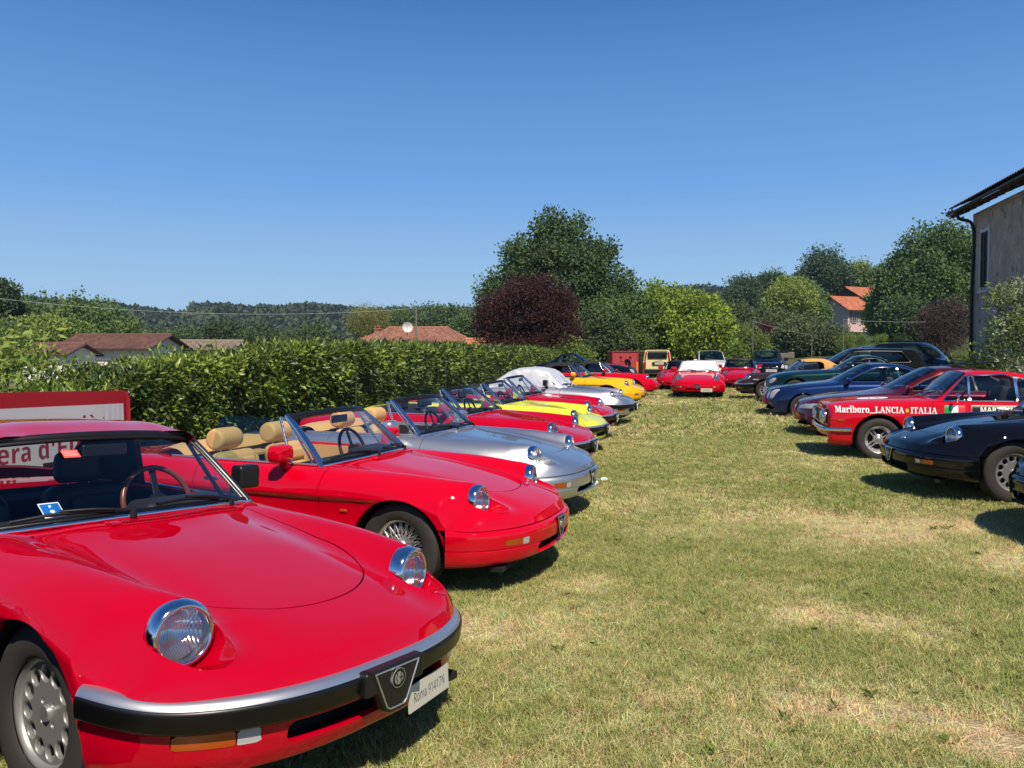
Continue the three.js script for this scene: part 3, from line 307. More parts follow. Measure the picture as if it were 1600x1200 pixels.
// poles and wires
function pole(label, u, d, y0, y1, r) { const x = px(u, d), a = EYE + (555 - y0) / 1264 * d, g = y1 === null ? groundY(x, -d) : EYE + (555 - y1) / 1264 * d; const t = thing('pole', label, 'pole', [x, g, -d]); mesh('shaft', cyl(r * .8, r, a - g, 10, 0, (a - g) / 2, 0), std(lin(.17, .165, .15), .8), t); mesh('cap', cyl(r * .5, r, .06, 10, 0, a - g + .03, 0), std(lin(.2, .2, .2), .6), t); return [x, a, -d]; }
const p1 = pole('slender grey telegraph pole rising behind the orange hipped roof', 650.5, 60, 482, null, .075), p2 = pole('thin pale post among the clipped shrubs', 1317, 52, 500, null, .035), p3 = pole('thin pale pole behind the dark blue hatchback', 1176, 50, 502, null, .034), p4 = pole('short thin post between the clipped shrubs and the pale pole', 1268, 54, 524, null, .03);
{
  const w = thing('overhead_wire', 'thin pale overhead wire crossing the sky to the telegraph pole', 'wire'); const A = [px(-120, 50), EYE + (555 - 452) / 1264 * 50, -50], c = []; for (let i = 0; i <= 30; i++) { const t = i / 30; c.push([lerp(A[0], p1[0], t), lerp(A[1], p1[1], t) - 4 * t * (1 - t) * .9, lerp(A[2], p1[2], t)]); } mesh('strand', tube(c, .009, 5, 60), std(lin(.45, .47, .5), .6), w);
  const v = thing('overhead_wire', 'thin wire strung low between the posts on the right', 'wire'); const q = [p3, p4, p2, [px(1460, 52), EYE + (555 - 503) / 1264 * 52, -52]]; const s = []; q.forEach((p, i) => { if (i) for (let k = 0; k < 10; k++) { const t = k / 10, o = q[i - 1]; s.push([lerp(o[0], p[0], t), lerp(o[1], p[1], t) - .06 * 4 * t * (1 - t), lerp(o[2], p[2], t)]); } }); mesh('strand', tube(s, .007, 5, 90), std(lin(.5, .5, .48), .6), v);
}
// low stone-grey wall behind the shrubs on the right
{ const w = thing('garden_wall', 'low grey-brown garden wall behind the dark blue hatchback', 'wall'); const a = [px(1172, 62), px(1240, 62)], gs = []; for (let k = 0; k < 8; k++) { const x = lerp(a[0], a[1], (k + .5) / 8), y = groundY(x, -62); mesh('stone', rbox(.46, .42 + .06 * sin(k * 3), .3, .05, x, y + .7, -62, 0, .03 * sin(k * 5)), std(lin(.16, .15, .12), .95), w); } mesh('base', box(a[1] - a[0], 1.0, .34, (a[0] + a[1]) / 2, groundY(a[0], -62) + .1, -62.05), std(lin(.12, .11, .09), .95), w); }
// ---------------------------------------------------------------- grass blades on the field
{
  const blade = (seed, n, R, h, w) => { const r = rng(seed), P = [], N = []; for (let i = 0; i < n; i++) { const a = r() * PI * 2, q = R * sqrt(r()), x = cos(a) * q, z = sin(a) * q, b = r() * PI * 2, H = h * (.5 + .8 * r()), lean = H * (.5 + 2.6 * r() * r()), W = w * (.7 + .6 * r()), dx = cos(b), dz = sin(b), m = [x + dx * lean * .35, H * .62, z + dz * lean * .35], t = [x + dx * lean, H, z + dz * lean]; const tri = [[x - dz * W, 0, z + dx * W], [x + dz * W, 0, z - dx * W], [m[0] - dz * W * .7, m[1], m[2] + dx * W * .7], [m[0] + dz * W * .7, m[1], m[2] - dx * W * .7], t]; for (const f of [[0, 1, 2], [1, 3, 2], [2, 3, 4]]) { const [p, s, u] = f.map((k) => V(...tri[k])); const nn = s.clone().sub(p).cross(u.clone().sub(p)).normalize(); for (const v of [p, s, u]) { P.push(v.x, v.y, v.z); N.push(nn.x, nn.y, nn.z); } } } const g = new THREE.BufferGeometry(); g.setAttribute('position', new THREE.Float32BufferAttribute(P, 3)); g.setAttribute('normal', new THREE.Float32BufferAttribute(N, 3)); return g; };
  const grassMat = phys(lin(1, 1, 1), { roughness: .75, transmission: .30, thickness: 0, specularIntensity: .35 });
  const r = rng(2024);
  const fill = (name, label, d0, d1, n, geo, sc, sy) => { const list = []; let guard = 0; while (list.length < n && guard++ < n * 6) { const d = sqrt(lerp(d0 * d0, d1 * d1, r())), u = r() * 2 - 1, x = u * (d * .665 + .4), z = -d; if (x < -4.6 + .2 * d) continue; const dr = dryness(x, z), bare = sstep(.80, .99, dr); if (r() < bare * .75) continue; const straw = r() < .15 + .80 * dr; const c = straw ? [.80 * (.7 + .5 * r()), .71 * (.7 + .5 * r()), .36] : lerp(0, 1, r()) < .4 ? [.42, .43, .14] : [.30, .36, .105]; const k = .76 + .45 * r(); list.push([x, groundY(x, z) - .004, z, sc * (.7 + .7 * r()) * (straw ? .85 : 1), [c[0] * k, c[1] * k, c[2] * k], sy * (straw ? .55 + .5 * r() : .8 + .5 * r())]); } const m = scatter(name, geo, grassMat, list); tag(m, label, 'grass', null, 'stuff'); };
  fill('near_grass', 'short sun-dried grass in front of the nearest cars', 2.0, 7.5, 120000, blade(1, 14, .036, .027, .0016), 1, 1);
  fill('mid_grass', 'short dry grass along the middle of the drive', 7.5, 15, 110000, blade(2, 16, .07, .028, .0024), 1.1, 1);
  fill('far_grass', 'mown grass toward the far end of the field', 15, 46, 90000, blade(3, 20, .15, .032, .0050), 1.2, 1);
  fill('grass_tufts', 'scattered taller green grass tufts in the worn patches', 2.2, 9, 420, blade(4, 34, .07, .050, .0018), .9, .7);
  { const list = []; for (let i = 0; i < 60; i++) { const d = 2.4 + 6 * r(), x = (r() * 2 - .6) * d * .5; list.push([x, groundY(x, -d) + .015, -d, .35 + .3 * r(), [.13, .19, .035], .4]); } tag(scatter('broad_leaf_weeds', clumpGeo(55, 6, .04, .03, .10, 1.2), leafMat, list), 'small broad-leaved weeds in the dry grass', 'weeds', null, 'stuff'); }
}
// ---------------------------------------------------------------- lofted sheet metal: a smooth skin through sections, cut along panel gaps
function curveThrough(p, sharp) { // p: [[z,y]...] -> function of t in 0..n-1
  const n = p.length, h = [], T0 = [], T1 = [];
  for (let i = 0; i < n - 1; i++) h[i] = max(1e-4, hypot(p[i + 1][0] - p[i][0], p[i + 1][1] - p[i][1]));
  const sl = (i) => [(p[i + 1][0] - p[i][0]) / h[i], (p[i + 1][1] - p[i][1]) / h[i]];
  for (let i = 0; i < n; i++) {
    if (i === 0) T0[i] = T1[i] = [1, 0]; else if (i === n - 1) T0[i] = T1[i] = sl(n - 2);
    else if (sharp.includes(i)) { T0[i] = sl(i - 1); T1[i] = sl(i); }
    else { const a = sl(i - 1), b = sl(i), w = h[i - 1] + h[i]; T0[i] = T1[i] = [(a[0] * h[i] + b[0] * h[i - 1]) / w, (a[1] * h[i] + b[1] * h[i - 1]) / w]; }
  }
  return (t) => { const i = min(n - 2, floor(t)), u = t - i, a = u * u, b = a * u, A = 2 * b - 3 * a + 1, B = (b - 2 * a + u) * h[i], C = 3 * a - 2 * b, D = (b - a) * h[i]; return [p[i][0] * A + T1[i][0] * B + p[i + 1][0] * C + T0[i + 1][0] * D, p[i][1] * A + T1[i][1] * B + p[i + 1][1] * C + T0[i + 1][1] * D]; };
}
function makeLoft(stations, sharp, xmap) {
  stations = [...stations].sort((a, b) => a.s - b.s);
  const xs = stations.map((q) => q.s), nc = stations[0].c.length;
  const fz = [], fy = [];
  for (let k = 0; k < nc; k++) { fz.push(pchip(xs, stations.map((q) => q.c[k][0]))); fy.push(pchip(xs, stations.map((q) => q.c[k][1]))); }
  const cache = new Map();
  const section = (s) => { if (!cache.has(s)) cache.set(s, curveThrough(fz.map((f, k) => [f(s), fy[k](s)]), sharp)); return cache.get(s); };
  const P = (s, t) => { const [z, y] = section(s)(t); return [xmap(s, z), y, z]; };
  return { section, P };
}
function gridOf(P, S, T, centre = true) {
  const ns = S.length, nt = T.length, g = [];
  for (let i = 0; i < ns; i++) for (let j = 0; j < nt; j++) { const p = P(S[i], T[j]); g.push([p[0], p[1], p[2], 0, 0, 0, S[i], T[j]]); }
  const q = (i, j) => g[clamp(i, 0, ns - 1) * nt + clamp(j, 0, nt - 1)];
  const orient = centre && S[1] < S[0] ? 1 : centre ? -1 : 1; // outward for sections that run from the middle to the right
  for (let i = 0; i < ns; i++) for (let j = 0; j < nt; j++) {
    const a = q(i - 1, j), b = q(i + 1, j), c = q(i, j - 1), d = q(i, j + 1), v = q(i, j);
    const ax = b[0] - a[0], ay = b[1] - a[1], az = b[2] - a[2]; let bx = d[0] - c[0], by = d[1] - c[1], bz = d[2] - c[2];
    if (j === 0 && centre) { bx = 0; by = 0; bz = 1; }
    let nx = ay * bz - az * by, ny = az * bx - ax * bz, nz = ax * by - ay * bx; const l = hypot(nx, ny, nz) || 1;
    const sg = orient;
    v[3] = nx / l * sg; v[4] = ny / l * sg; v[5] = nz / l * sg;
  }
  return { g, ns, nt };
}
const lerpV = (a, b, t) => { const r = new Array(8); for (let k = 0; k < 8; k++) r[k] = a[k] + (b[k] - a[k]) * t; return r; };
function clipPoly(poly, f, keepNeg, edges) {
  const out = [], n = poly.length; let cut = [];
  const val = poly.map(f);
  for (let i = 0; i < n; i++) {
    const a = poly[i], b = poly[(i + 1) % n]; let fa = keepNeg ? val[i] : -val[i], fb = keepNeg ? val[(i + 1) % n] : -val[(i + 1) % n];
    if (fa <= 0) out.push(a);
    if ((fa < 0 && fb > 0) || (fa > 0 && fb < 0)) { let t = fa / (fa - fb), v = lerpV(a, b, t); const fv = (keepNeg ? 1 : -1) * f(v); t -= fv / (fb - fa); v = lerpV(a, b, clamp(t, 0, 1)); out.push(v); cut.push(v); }
  }
  if (cut.length === 2 && edges) edges.push(cut);
  return out.length >= 3 ? out : null;
}
// regions in order: {n: part name, f: signed distance (negative inside), gap, skirt}; what is left over is called rest
function partition(grid, regions) {
  const { g, ns, nt } = grid, out = { rest: [] };
  for (const r of regions) out[r.n] ??= [];
  const emit = (arr, poly) => { for (let k = 1; k < poly.length - 1; k++) arr.push(poly[0], poly[k], poly[k + 1]); };
  const skirt = (arr, edges, dep) => { for (const [a, b] of edges) { const A = a.slice(), B = b.slice(); for (let k = 0; k < 3; k++) { A[k] -= a[3 + k] * dep; B[k] -= b[3 + k] * dep; } const e = [b[0] - a[0], b[1] - a[1], b[2] - a[2]]; const nx = e[1] * a[5] - e[2] * a[4], ny = e[2] * a[3] - e[0] * a[5], nz = e[0] * a[4] - e[1] * a[3], l = hypot(nx, ny, nz) || 1; const N = [nx / l, ny / l, nz / l]; const w = (v) => { v = v.slice(); v[3] = N[0]; v[4] = N[1]; v[5] = N[2]; return v; }; arr.push(w(a), w(b), w(B), w(a), w(B), w(A)); } };
  for (let i = 0; i < ns - 1; i++) for (let j = 0; j < nt - 1; j++) {
    const a = g[i * nt + j], b = g[(i + 1) * nt + j], c = g[(i + 1) * nt + j + 1], d = g[i * nt + j + 1];
    for (const tri of [[a, b, c], [a, c, d]]) {
      let poly = tri;
      for (const r of regions) {
        if (!poly) break;
        const gap = r.gap ?? .0025, f = r.f; const v = poly.map(f);
        if (v.every((q) => q > gap)) continue;
        if (v.every((q) => q < -gap)) { if (!r.drop) emit(out[r.n], poly); poly = null; break; }
        const e1 = [], e2 = [], inn = clipPoly(poly, (q) => f(q) + gap, true, e1), ex = clipPoly(poly, (q) => f(q) - gap, false, e2);
        if (inn && !r.drop) { emit(out[r.n], inn); if (r.skirt) skirt(out[r.n], e1, r.skirt); }
        if (r.skirt) skirt(r.lip ? (out[r.lip] ??= []) : out.rest, e2, r.skirt);
        poly = ex;
      }
      if (poly) emit(out.rest, poly);
    }
  }
  return out;
}
function soup(arr, side = 0, uvf) { // side 0: both halves, 1 right only, -1 left only
  const P = [], N = [], U = [];
  for (const sg of side === 0 ? [1, -1] : [side]) for (let k = 0; k < arr.length; k += 3) {
    let t = [arr[k], arr[k + 1], arr[k + 2]];
    const [a, b, c] = t, ux = b[0] - a[0], uy = b[1] - a[1], uz = b[2] - a[2], vx = c[0] - a[0], vy = c[1] - a[1], vz = c[2] - a[2];
    const cx = uy * vz - uz * vy, cy = uz * vx - ux * vz, cz = ux * vy - uy * vx; if (cx * cx + cy * cy + cz * cz < 1e-16) continue;
    const flip = (cx * (a[3] + b[3] + c[3]) + cy * (a[4] + b[4] + c[4]) + cz * (a[5] + b[5] + c[5]) < 0) !== (sg < 0);
    if (flip) t = [a, c, b];
    for (const v of t) { P.push(v[0], v[1], v[2] * sg); N.push(v[3], v[4], v[5] * sg); if (uvf) U.push(...uvf(v, sg)); else U.push(v[0], v[1]); }
  }
  const g = new THREE.BufferGeometry(); g.setAttribute('position', new THREE.Float32BufferAttribute(P, 3)); g.setAttribute('normal', new THREE.Float32BufferAttribute(N, 3)); g.setAttribute('uv', new THREE.Float32BufferAttribute(U, 2));
  return g;
}
const sdBox = (x, y, cx, cy, hx, hy, r) => { const qx = abs(x - cx) - hx + r, qy = abs(y - cy) - hy + r; return hypot(max(qx, 0), max(qy, 0)) + min(max(qx, qy), 0) - r; };
function sdPoly(x, y, p) { // signed distance to a polygon
  let d = 1e9, s = 1; for (let i = 0, j = p.length - 1, n = p.length; i < n; j = i, i++) { const ex = p[j][0] - p[i][0], ey = p[j][1] - p[i][1], wx = x - p[i][0], wy = y - p[i][1], t = clamp((wx * ex + wy * ey) / (ex * ex + ey * ey), 0, 1), bx = wx - ex * t, by = wy - ey * t; d = min(d, bx * bx + by * by); const c1 = y >= p[i][1], c2 = y < p[j][1], c3 = ex * wy > ey * wx; if ((c1 && c2 && c3) || (!c1 && !c2 && !c3)) s = -s; } return s * sqrt(d);
}
const spread = (keys, step) => { const o = []; for (let i = 0; i < keys.length - 1; i++) { const n = max(1, Math.round(abs(keys[i + 1] - keys[i]) / step)); for (let k = 0; k < n; k++) o.push(lerp(keys[i], keys[i + 1], k / n)); } o.push(keys[keys.length - 1]); return o; };

// ---------------------------------------------------------------- wheels
const wheelGeo = {};
function tyreGeos(R, r, w) {
  const k = `t${R},${r},${w}`; if (wheelGeo[k]) return wheelGeo[k];
  const h = w / 2, side = [[r, h * .80], [r + .012, h * .93], [r + (R - r) * .45, h * 1.04], [R - .028, h * .97], [R - .012, h * .86], [R - .004, h * .74]];
  const wall = [...side].reverse().map((p) => [p[0], p[1]]), in_ = side.map((p) => [p[0], -p[1]]);
  const g1 = join([lathe(wall, 64), lathe(in_, 64)]); g1.rotateX(PI / 2);
  const tr = []; for (let q = 0; q <= 8; q++) { const y = lerp(-h * .74, h * .74, q / 8); tr.push([R - .004 + .004 * (1 - (y / h) ** 2), y]); }
  const g2 = lathe(tr, 96); g2.rotateX(PI / 2);
  return wheelGeo[k] = [g1, g2];
}
function rimGeos(kind, r) {
  const k = kind + r; if (wheelGeo[k]) return wheelGeo[k];
  const parts = {}; const cylZ = (g) => { g.rotateX(PI / 2); return g; };
  const lip = cylZ(lathe([[r - .030, -.06], [r - .022, .03], [r - .016, .055], [r - .004, .066], [r + .004, .070], [r + .006, .064]], 64));
  const back = cylZ(lathe([[0, -.05], [r - .02, -.05]], 40));
  if (kind === 'phone' || kind === 'phone2') {
    const s = new THREE.Shape(); s.absarc(0, 0, r - .017, 0, PI * 2);
    const n = kind === 'phone' ? 12 : 12, hr = kind === 'phone' ? .032 : .030;
    for (let i = 0; i < n; i++) { const a = (i + .3) / n * PI * 2, p = new THREE.Path(); p.absarc(cos(a) * (r - .056), sin(a) * (r - .056), hr, 0, PI * 2, true); s.holes.push(p); }
    for (let i = 0; i < 4; i++) { const a = (i + .5) / 4 * PI * 2, p = new THREE.Path(); p.absarc(cos(a) * .047, sin(a) * .047, .012, 0, PI * 2, true); s.holes.push(p); }
    const e = new THREE.ExtrudeGeometry(s, { depth: .008, bevelEnabled: true, bevelThickness: .006, bevelSize: .004, bevelSegments: 3, curveSegments: 20 });
    const p = e.attributes.position; for (let i = 0; i < p.count; i++) { const q = hypot(p.getX(i), p.getY(i)) / r; p.setZ(i, p.getZ(i) + .038); }
    parts.face = e;
    parts.cap = join([cylZ(cyl(.026, .028, .012, 32, 0, .058, 0))]);
    parts.hole = cylZ(lathe([[0, -.02], [r - .02, -.02]], 40));
  } else if (kind === 'wire') {
    const sp = []; const n = 20;
    for (let layer = 0; layer < 2; layer++) for (let i = 0; i < n; i++) for (const q of [-1, 1]) { const a = (i + layer * .5) / n * PI * 2, b = a + q * .42; sp.push(bar([cos(a) * (r - .02), sin(a) * (r - .02), layer ? .028 : .05], [cos(b) * .058, sin(b) * .058, layer ? .058 : .066], .0036, 5)); }
    parts.face = join(sp); parts.cap = join([cylZ(lathe([[.064, .03], [.060, .060], [.044, .078], [.026, .082], [.001, .084]], 32))]);
    parts.hole = cylZ(lathe([[0, -.02], [r - .02, -.01]], 40));
  } else if (kind === 'cross') { // four pairs of cast spokes, dished
    const sp = []; for (let i = 0; i < 4; i++) for (const q of [-1, 1]) { const a = i * PI / 2 + .7 + q * .20, b = i * PI / 2 + .7 + q * .30; const g = rbox(r - .075, .020, .030, .006, (r + .03) / 2, q * .022, .01); g.rotateZ(i * PI / 2 + .7); sp.push(g); }
    for (let i = 0; i < 8; i++) { const a = (i + .5) / 8 * PI * 2 + .7; sp.push(rbox(.035, .012, .02, .004, r - .034, 0, .012).rotateZ(a)); }
    sp.push(cylZ(lathe([[r - .016, .055], [r - .03, .03], [r - .05, .012], [r - .05, -.01]], 64)));
    sp.push(cylZ(lathe([[.072, -.01], [.070, .018], [.055, .026], [.03, .024], [.001, .024]], 40)));
    parts.face = join(sp); parts.cap = cylZ(lathe([[.034, .022], [.032, .036], [.001, .04]], 32)); parts.hole = cylZ(lathe([[0, -.03], [r - .02, -.03]], 40));
  } else { // five broad spokes
    const s = new THREE.Shape(); s.absarc(0, 0, r - .014, 0, PI * 2); const n = kind === 'seven' ? 7 : 5;
    for (let i = 0; i < n; i++) { const a0 = i / n * PI * 2, w = PI / n * .62, p = new THREE.Path(), r1 = r - .035, r0 = .062; p.moveTo(cos(a0 - w) * r1, sin(a0 - w) * r1); for (let q = 1; q <= 6; q++) { const a = a0 - w + 2 * w * q / 6; p.lineTo(cos(a) * r1, sin(a) * r1); } p.lineTo(cos(a0 + w * .5) * r0, sin(a0 + w * .5) * r0); p.lineTo(cos(a0 - w * .5) * r0, sin(a0 - w * .5) * r0); p.closePath(); s.holes.push(p); }
    const e = new THREE.ExtrudeGeometry(s, { depth: .02, bevelEnabled: true, bevelThickness: .006, bevelSize: .005, bevelSegments: 2, curveSegments: 32 }); e.translate(0, 0, .025);
    parts.face = e; parts.cap = cylZ(lathe([[.03, .04], [.028, .056], [.001, .058]], 24)); parts.hole = cylZ(lathe([[0, -.02], [r - .02, -.01]], 32));
  }
  parts.lip = lip; parts.back = back; return wheelGeo[k] = parts;
}
function addWheel(car, x, y, z, o) { // z > 0 is the right-hand side
  const { R = .305, r = .19, w = .19, kind = 'phone', mat = M.alloy, steer = 0 } = o;
  const g = sub('wheel', car); g.position.set(x, y, z); g.rotation.y = (z < 0 ? PI : 0) + steer; g.rotation.z = 0;
  const [t1, t2] = tyreGeos(R, r, w), q = rimGeos(kind, r);
  mesh('tyre', t1, M.wall, g); mesh('tread', t2, M.tread, g);
  wheelGeo['rim' + kind + r] ??= join([q.lip.clone(), q.face.clone()]);
  mesh('rim', wheelGeo['rim' + kind + r], mat, g); mesh('hub_cap', q.cap, o.cap || M.alloyBright, g); mesh('dark_backing_disc', q.hole, M.matte, g);  // dark disc added behind the rim, paints the shade seen through its openings
  return g;
}
// ---------------------------------------------------------------- the round-tailed two-seat roadster
const SP = {};
{ // sections: half profile from the middle of the hood outward, over the fender, down to the sill
  const st = [
    { s: .862, c: [[0, .470], [.28, .470], [.47, .469], [.60, .467], [.71, .464], [.765, .461], [.785, .458], [.787, .452], [.788, .44], [.786, .40], [.77, .36]] },
    { s: .848, c: [[0, .512], [.28, .511], [.47, .507], [.60, .500], [.71, .488], [.768, .470], [.787, .460], [.789, .452], [.790, .44], [.788, .40], [.77, .36]] },
    { s: .80, c: [[0, .548], [.28, .546], [.46, .541], [.575, .556], [.69, .528], [.765, .485], [.790, .462], [.792, .452], [.792, .44], [.790, .40], [.77, .34]] },
    { s: .70, c: [[0, .588], [.28, .587], [.45, .584], [.562, .636], [.655, .585], [.738, .510], [.793, .466], [.795, .455], [.795, .44], [.793, .40], [.77, .30]] },
    { s: .60, c: [[0, .618], [.28, .617], [.445, .614], [.556, .697], [.640, .645], [.722, .545], [.796, .474], [.798, .462], [.798, .44], [.795, .38], [.77, .26]] },
    { s: .545, c: [[0, .634], [.28, .633], [.443, .634], [.553, .729], [.638, .682], [.708, .585], [.792, .485], [.800, .47], [.800, .44], [.796, .37], [.77, .24]] },
    { s: .52, c: [[0, .640], [.28, .639], [.443, .641], [.553, .742], [.640, .694], [.712, .598], [.796, .49], [.802, .48], [.801, .44], [.797, .36], [.77, .23]] },
    { s: .30, c: [[0, .686], [.28, .684], [.455, .678], [.572, .758], [.678, .720], [.765, .632], [.806, .565], [.806, .55], [.803, .48], [.798, .36], [.77, .22]] },
    { s: 0, c: [[0, .744], [.28, .741], [.468, .727], [.590, .781], [.705, .745], [.792, .672], [.813, .622], [.800, .606], [.795, .50], [.796, .36], [.765, .22]] },
    { s: -.35, c: [[0, .793], [.28, .790], [.485, .773], [.605, .797], [.715, .766], [.797, .688], [.815, .622], [.795, .605], [.788, .50], [.794, .34], [.76, .21]] },
    { s: -.62, c: [[0, .832], [.30, .828], [.50, .809], [.620, .807], [.724, .780], [.798, .695], [.816, .622], [.793, .604], [.786, .50], [.793, .33], [.755, .21]] },
    { s: -1.2, c: [[0, .83], [.32, .822], [.53, .808], [.640, .806], [.730, .783], [.798, .70], [.815, .622], [.793, .604], [.787, .50], [.793, .33], [.755, .21]] },
    { s: -1.7, c: [[0, .83], [.32, .822], [.53, .810], [.640, .810], [.730, .787], [.798, .70], [.813, .620], [.793, .604], [.788, .50], [.793, .33], [.755, .21]] },
    { s: -2.25, c: [[0, .808], [.30, .806], [.50, .803], [.625, .808], [.720, .782], [.788, .69], [.805, .615], [.792, .60], [.79, .50], [.79, .35], [.755, .23]] },
    { s: -2.8, c: [[0, .770], [.30, .768], [.50, .762], [.615, .757], [.70, .728], [.752, .655], [.766, .59], [.758, .578], [.757, .50], [.752, .40], [.72, .30]] },
    { s: -3.22, c: [[0, .722], [.30, .720], [.48, .714], [.585, .706], [.66, .680], [.705, .625], [.716, .57], [.712, .56], [.712, .50], [.705, .42], [.68, .36]] },
    { s: -3.33, c: [[0, .690], [.30, .688], [.48, .683], [.575, .675], [.64, .650], [.682, .605], [.693, .56], [.690, .55], [.690, .50], [.684, .43], [.66, .38]] },
  ];
  const g26 = (z) => sqrt(max(.02, 1 - pow(min(abs(z), .815) / .82, 2.6)));
  const xmap = (s, z) => s > .30 ? .30 + (s - .30) * g26(z) : s < -2.4 ? s + sstep(-2.4, -3.33, s) * .13 * pow(abs(z) / .69, 2.4) : s - .11 * pow(abs(z) / .8, 2) * sstep(-.1, -.55, s) * sstep(-1.1, -.62, s);
  SP.g26 = g26;
  SP.loft = makeLoft(st, [6, 7], xmap);
  const S = spread([-3.33, -3.22, -2.62, -1.90, -.62, -.40, .30, .50, .532, .5325, .62, .80, .862], .034), T = []; for (let c = 0; c < 10; c++) { const n = [7, 5, 5, 5, 5, 4, 1, 3, 3, 2][c]; for (let k = 0; k < n; k++) T.push(c + k / n); } T.push(10);
  const grid = gridOf(SP.loft.P, S, T);
  SP.topY = (x, z) => { let s = x > .30 ? .30 + (x - .30) / g26(z) : x; if (x <= .30) for (let i = 0; i < 5; i++) s += x - xmap(s, z); const sec = SP.loft.section(clamp(s, -3.33, .862)); let a = 0, b = 6; for (let i = 0; i < 24; i++) { const m = (a + b) / 2; sec(m)[0] < abs(z) ? a = m : b = m; } return s > .862 ? .4 : sec(a)[1]; };
  const HL = SP.HL = V(.484, .627, .553), tanA = -.14;
  const plane = (x, z) => x - (HL.x + (abs(z) - HL.z) * tanA - .012);
  const cone = (x) => { const u = max(0, x - .46); return [.625 + .05 * u + .2 * u * u, .1185 - .075 * u - .24 * u * u]; };
  const fLamp = (v) => { const [yc, R] = cone(v[0]); return max(hypot(abs(v[2]) - HL.z, v[1] - yc) - R, -plane(v[0], v[2])); };
  const cowl = (z) => -.510 - .150 * pow(abs(z) / .64, 2);
  const fHood = (v) => { const z = abs(v[2]), x = v[0]; const a = x > .05 ? (pow(pow((x - .05) / .515, 2.2) + pow(z / .472, 2.2), 1 / 2.2) - 1) * .46 : z - lerp(.472, .515, clamp(-x / .5, 0, 1)); return max(a, (cowl(z) + .045) - x, .55 - v[1]); };
  const fCab = (v) => { const z = abs(v[2]), x = v[0]; return v[1] < .7 ? 1 : max(sdBox(x, z, -1.33, 0, .78, .652, .14), x - (cowl(z) - .03)); };
  const fDoor = (v) => abs(v[2]) < .55 ? 1 : max(sdBox(v[0], v[1], -1.135 + (v[1] - .5) * .03, .70, .53, .44, .05), .645 - abs(v[2]));
  const fArch = (v) => abs(v[2]) < .5 ? 1 : min(max(hypot(v[0] - .0, v[1] - .285) - .352, v[1] - .9), hypot(v[0] + 2.25, v[1] - .27) - .345, v[1] < .29 ? abs(v[0]) - .352 : 1, v[1] < .27 ? abs(v[0] + 2.25) - .345 : 1);
  const fFront = (v) => v[0] > .25 ? v[1] - .462 : 1;
  const fBoot = (v) => v[1] < .6 ? 1 : sdBox(v[0], abs(v[2]), -2.86, 0, .38, .50, .12);
  const build = (covers) => partition(grid, [
    { n: 'arch', f: fArch, gap: 0, skirt: .035, drop: true }, { n: 'front', f: fFront, gap: 0, skirt: .02, drop: true }, { n: 'cabin', f: fCab, gap: 0, skirt: .03, drop: true },
    { n: 'cover', f: fLamp, gap: covers ? .001 : 0, skirt: .008, drop: !covers }, { n: 'hood', f: fHood, gap: .0028, skirt: .02 }, { n: 'door', f: fDoor, gap: .0028, skirt: .02 }, { n: 'boot', f: fBoot, gap: .0026, skirt: .02 }]);
  const q0 = build(false), q1 = build(true);
  SP.body = soup(q0.rest); SP.hood = soup(q0.hood); SP.doorR = soup(q0.door, 1); SP.doorL = soup(q0.door, -1); SP.boot = soup(q0.boot);
  SP.coverR = soup(q1.cover, 1); SP.coverL = soup(q1.cover, -1);
  // scooped bowl in front of each headlamp: the lower wall of a cone, trimmed where it meets the skin
  const bowl = (sg) => {
    const rows = []; const N = 56;
    for (let i = 0; i <= N; i++) {
      const th = i / N * PI * 2, row = []; const pt = (x) => { const [yc, R] = cone(x); return [x, yc + sin(th) * R, HL.z + cos(th) * R]; };
      let x0 = HL.x - .02; for (let k = 0; k < 4; k++) x0 = HL.x - .014 + (pt(x0)[2] - HL.z) * tanA; let x1 = x0; while (x1 < .9) { const p = pt(x1); if (p[1] > SP.topY(p[0], p[2]) - .0005) break; x1 += .004; }
      for (let k = 0; k <= 10; k++) { const p = pt(lerp(x0, x1, k / 10)); row.push([p[0], p[1], p[2] * sg]); } rows.push(row);
    } return strip(rows, false, sg > 0);
  };
  SP.bowls = [bowl(1), bowl(-1)];
  // headlamp pieces around the origin, facing +x
  const turnX = (g) => g.rotateZ(-PI / 2);
  SP.ring = turnX(lathe([[.109, -.030], [.111, -.008], [.1095, .008], [.104, .024], [.096, .033], [.0885, .034], [.0835, .028], [.0815, .012], [.081, -.012]], 64));
  SP.lens = turnX(lathe([[.001, .034], [.03, .0325], [.06, .026], [.083, .015]], 48));
  { const p = SP.lens.attributes.position, u = SP.lens.attributes.uv; for (let i = 0; i < p.count; i++) u.setXY(i, p.getZ(i) / .18 + .5, p.getY(i) / .18 + .5); }
  SP.reflector = turnX(lathe([[.001, -.085], [.03, -.075], [.06, -.05], [.086, -.006]], 40)); { const p = SP.reflector.attributes.position, u = SP.reflector.attributes.uv; for (let i = 0; i < p.count; i++) u.setXY(i, p.getZ(i) / .18 + .5, p.getY(i) / .18 + .5); } SP.bulb = turnX(lathe([[.001, -.03], [.012, -.033], [.014, -.06]], 16));
  // bumpers and valances follow the plan of the nose
  const plan = (k) => { const o = []; const N = 40; for (let i = -N; i <= N; i++) { const a = i / N * 1.455; const z = .80 * Math.sign(a) * pow(abs(sin(a)), 2 / 2.6), x = .30 + .565 * abs(cos(a)); o.push([x, z]); } for (const e of [0, 1]) { const p = e ? o[o.length - 1] : o[0]; const q = [.358, p[1] * 1.004]; e ? o.push(q) : o.unshift(q); } return o; };
